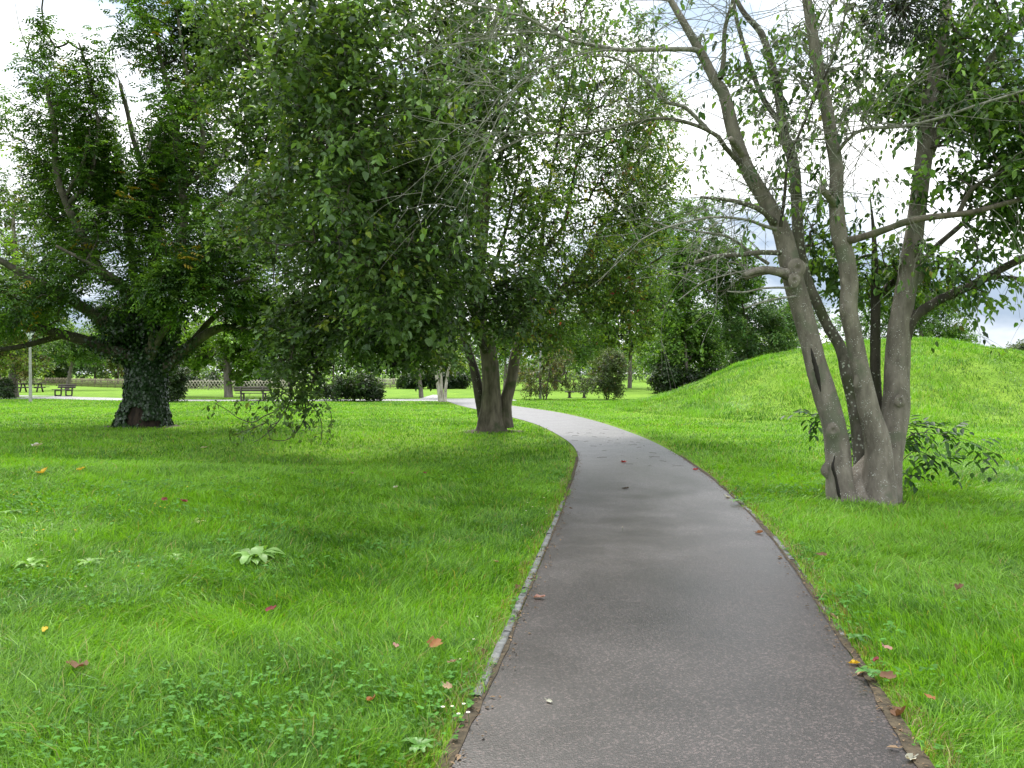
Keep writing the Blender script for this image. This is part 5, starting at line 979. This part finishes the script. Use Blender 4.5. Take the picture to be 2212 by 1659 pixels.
LV = [(92, 1035, .17, YE, "big yellow curled leaf on the left lawn", 0, 1), (175, 1028, .14, YE, "flat yellow leaf right of the big curled yellow one", 0, 0), (80, 972, .2, PA, "pale folded leaf near the left lawn edge below the lamp post", 0, 1), (440, 976, .16, PA, "pale narrow leaf in the grass right of the ivy trunk", 0, 0), (686, 1015, .09, OR, "small orange leaf below the drooping branch", 0, 0), (1347, 1000, .13, RD, "bright red leaf lying on the path", 1, 1), (1350, 1058, .10, (.05, .04, .03), "dark curled leaf on the middle of the path", 1, 0), (97, 1392, .07, YE, "yellow leaf in the long grass at the lower left", 0, 0), (167, 1477, .12, BR, "pair-shaped pinkish brown leaf in the lower left clover", 0, 1), (855, 1428, .06, PK, "pink upright leaf left of the orange brown one", 0, 0), (938, 1426, .09, OR, "orange brown leaf near the lower kerb", 0, 1), (975, 1467, .05, PK, "pink rounded leaf beside the lower end of the kerb", 0, 0), (968, 1524, .075, TN, "tan oval leaf in the grass below the kerb end", 0, 0), (800, 1556, .07, OR, "orange narrow leaf at the bottom of the left lawn", 0, 0), (1036, 1420, .085, BR, "brown lobed leaf lying on the kerb", 1, 1), (1024, 1440, .06, TN, "tan leaf standing against the lower kerb stones", 1, 0), (1165, 1297, .085, PK, "pinkish leaf on the path right of the kerb", 1, 0), (1118, 1276, .07, BR, "brown leaf on the kerb nearest the pinkish path leaf", 1, 0), (1070, 1236, .06, TN, "tan leaf in the grass left of the kerb middle", 0, 0), (1187, 1523, .035, PA, "tiny pale leaf alone on the near asphalt", 1, 0), (1845, 1441, .06, YE, "yellow leaf on the right path edge", 1, 0), (1862, 1462, .07, TN, "tan leaf just below the yellow edge leaf", 1, 0), (1917, 1434, .075, PK, "pale pink leaf upright in the right lawn", 0, 0), (1917, 1500, .075, BR, "brown lobed leaf on the lower right path edge", 0, 1), (1892, 1463, .05, DR, "dark red leaf among the right edge weeds", 0, 0), (1945, 1552, .08, BR, "curled brown leaf lowest on the right path edge", 1, 1), (2008, 1546, .055, OR, "rust leaf in the grass right of the path foot", 0, 0), (1775, 1221, .09, BR, "brown leaf in the right lawn beside the kerb", 0, 0), (2072, 1300, .09, BR, "brown leaf standing in the open right lawn", 0, 0), (1965, 1648, .06, PA, "pale leaf at the bottom right corner of the path", 1, 0), (585, 1346, .08, DR, "dark red leaf below the large dock plant", 0, 0), (357, 1098, .10, DR, "dark red leaf in the clover left of the lawn middle", 0, 0), (1640, 1155, .08, OR, "orange leaf on the kerb below the grey stems", 1, 0), (1502, 1017, .09, RD, "red leaf at the right path edge before the bend", 1, 0), (1800, 1341, .07, TN, "tan leaf on the right edging stones", 1, 0), (1570, 1077, .10, PA, "pale torn leaf at the right path edge across from the grey stems", 1, 1), (918, 1035, .09, DR, "small reddish leaf in the lawn below the big trunk", 0, 0), (760, 1035, .08, PK, "pinkish leaf in the lawn below the drooping branch", 0, 0), (1115, 1300, .05, DR, "dark leaf under the kerb beside the asphalt", 1, 0), (1145, 1258, .04, BR, "small brown leaf on the asphalt beside the kerb", 1, 0), (398, 1100, .09, DR, "crimson leaf in the clover right of the dark red one", 0, 0), (855, 1068, .08, PA, "whitish leaf in the middle of the left lawn", 0, 0)]
for i, a in enumerate(LV): fallen(a[0], a[1], a[2], a[3], a[4], a[5] == 1, i, a[6] == 1)

def flower(kind):
    r = np.random.default_rng(3); m = MB(); h = .075 if kind == "daisy" else .17
    tube(m, np.array([(0, 0, 0), (.004, 0, h * .5), (0, .004, h)]), [.0016, .0014, .0014], 5, cap=False, col=(.06, .16, .03)); n = 13 if kind == "daisy" else 6; a = np.arange(n) * 2 * np.pi / n
    R = .011 if kind == "daisy" else .010; c = (.78, .78, .76) if kind == "daisy" else (.75, .50, .02)
    leaf_mesh(m, np.tile([0, .004, h], (n, 1)), np.stack([np.cos(a), np.sin(a), np.full(n, .15 if kind == "daisy" else .5)], -1), np.tile([0, 0, 1.0], (n, 1)), R, R * (.45 if kind == "daisy" else 1.0), np.tile(c, (n, 1)), .1, .1)
    th = np.arange(8) * np.pi / 4; v = [(0, .004, h + .004)] + [(.0045 * math.cos(x), .004 + .0045 * math.sin(x), h + .001) for x in th]; m.add(v, None, [(0, 1 + i, 1 + (i + 1) % 8) for i in range(8)], (.7, .48, .03))
    return m
def flowers(kind, name, label, group, pix, cat):
    o = None; r = np.random.default_rng(len(pix))
    for px, py in pix:
        b = G(px, py); b[2] = float(TH(b[0], b[1])); s = r.uniform(.65, 1.05) * (1 + max(b[1] - 5, 0) * .03)
        if o is None: o = flower(kind).build(name, M_PETAL); c = o
        else: c = o.copy(); COL.objects.link(c)
        c.location = [float(v) for v in b]; c.rotation_euler = (0, 0, r.uniform(0, 6)); c.scale = (s, s, s); tag(c, label, cat, group)
flowers("daisy", "daisy", "small white daisy open in the grass by the kerb", "daisies beside the path edge", [(978, 1552), (1002, 1550), (990, 1572), (1012, 1575), (955, 1560), (1130, 1108), (1140, 1102), (1150, 1110), (1158, 1098), (1165, 1106), (1172, 1112), (1137, 1118), (1160, 1120), (1128, 1150), (1150, 1160), (1175, 1090), (1180, 1122), (1010, 1430), (995, 1445), (1022, 1400), (930, 1475), (1030, 1350), (1185, 1072), (1195, 1055)], "flower")
flowers("daisy", "lawn_daisy", "tiny white flower dotted in the open left lawn", "white flowers in the left lawn", [(90, 1208), (128, 1208), (25, 1240), (510, 1205), (185, 1290), (262, 1290), (308, 1262), (404, 1263), (448, 1448), (395, 1265), (343, 1075), (92, 1345), (60, 1312), (480, 1060), (820, 1058), (1000, 990), (610, 985), (615, 990), (440, 1000), (700, 1090), (1345, 1150)], "flower")
flowers("buttercup", "buttercup", "yellow buttercup on a thin stalk in the left lawn", "buttercups in the left lawn", [(x * .5184, 960 + y * .5184 + 18) for x, y in [(145, 378), (155, 397), (92, 407), (180, 405), (153, 318), (135, 284), (57, 248), (495, 245), (540, 287), (459, 316), (646, 278), (670, 294), (695, 266), (688, 300), (711, 350), (315, 407), (150, 452), (197, 548), (185, 378), (70, 213), (15, 432), (575, 542), (500, 490), (780, 210)]], "flower")
def path_twigs():
    r = np.random.default_rng(41); o = None; n = 0
    while n < 46:
        t = r.random() ** .8; i = int(60 + t * 110); w = r.uniform(.08, .92); p = PLs[i] * (1 - w) + PRs[i] * w
        if p[1] < 5.5 or p[1] > 22: continue
        if o is None:
            m = MB(); q = np.array([(-.09, 0, 0), (-.03, .012, .004), (.04, -.006, .003), (.10, .008, .0)]); tube(m, q, [.0045, .004, .004, .003], 5); tube(m, np.array([(0, .004, .003), (.03, .03, .004), (.05, .045, .003)]), [.003, .0025, .002], 4); o = m.build("fallen_twig", M_TWIG); c = o
        else: c = o.copy(); COL.objects.link(c)
        s = r.uniform(.5, 1.1); c.scale = (s, s * .6, s * .6); c.rotation_euler = (0, 0, r.uniform(0, 6.28)); c.location = (float(p[0]), float(p[1]), float(TB(p[0], p[1])) + .017)
        tag(c, "thin dark twig dropped on the shaded stretch of path", "twig", "twigs fallen on the path"); n += 1
path_twigs()
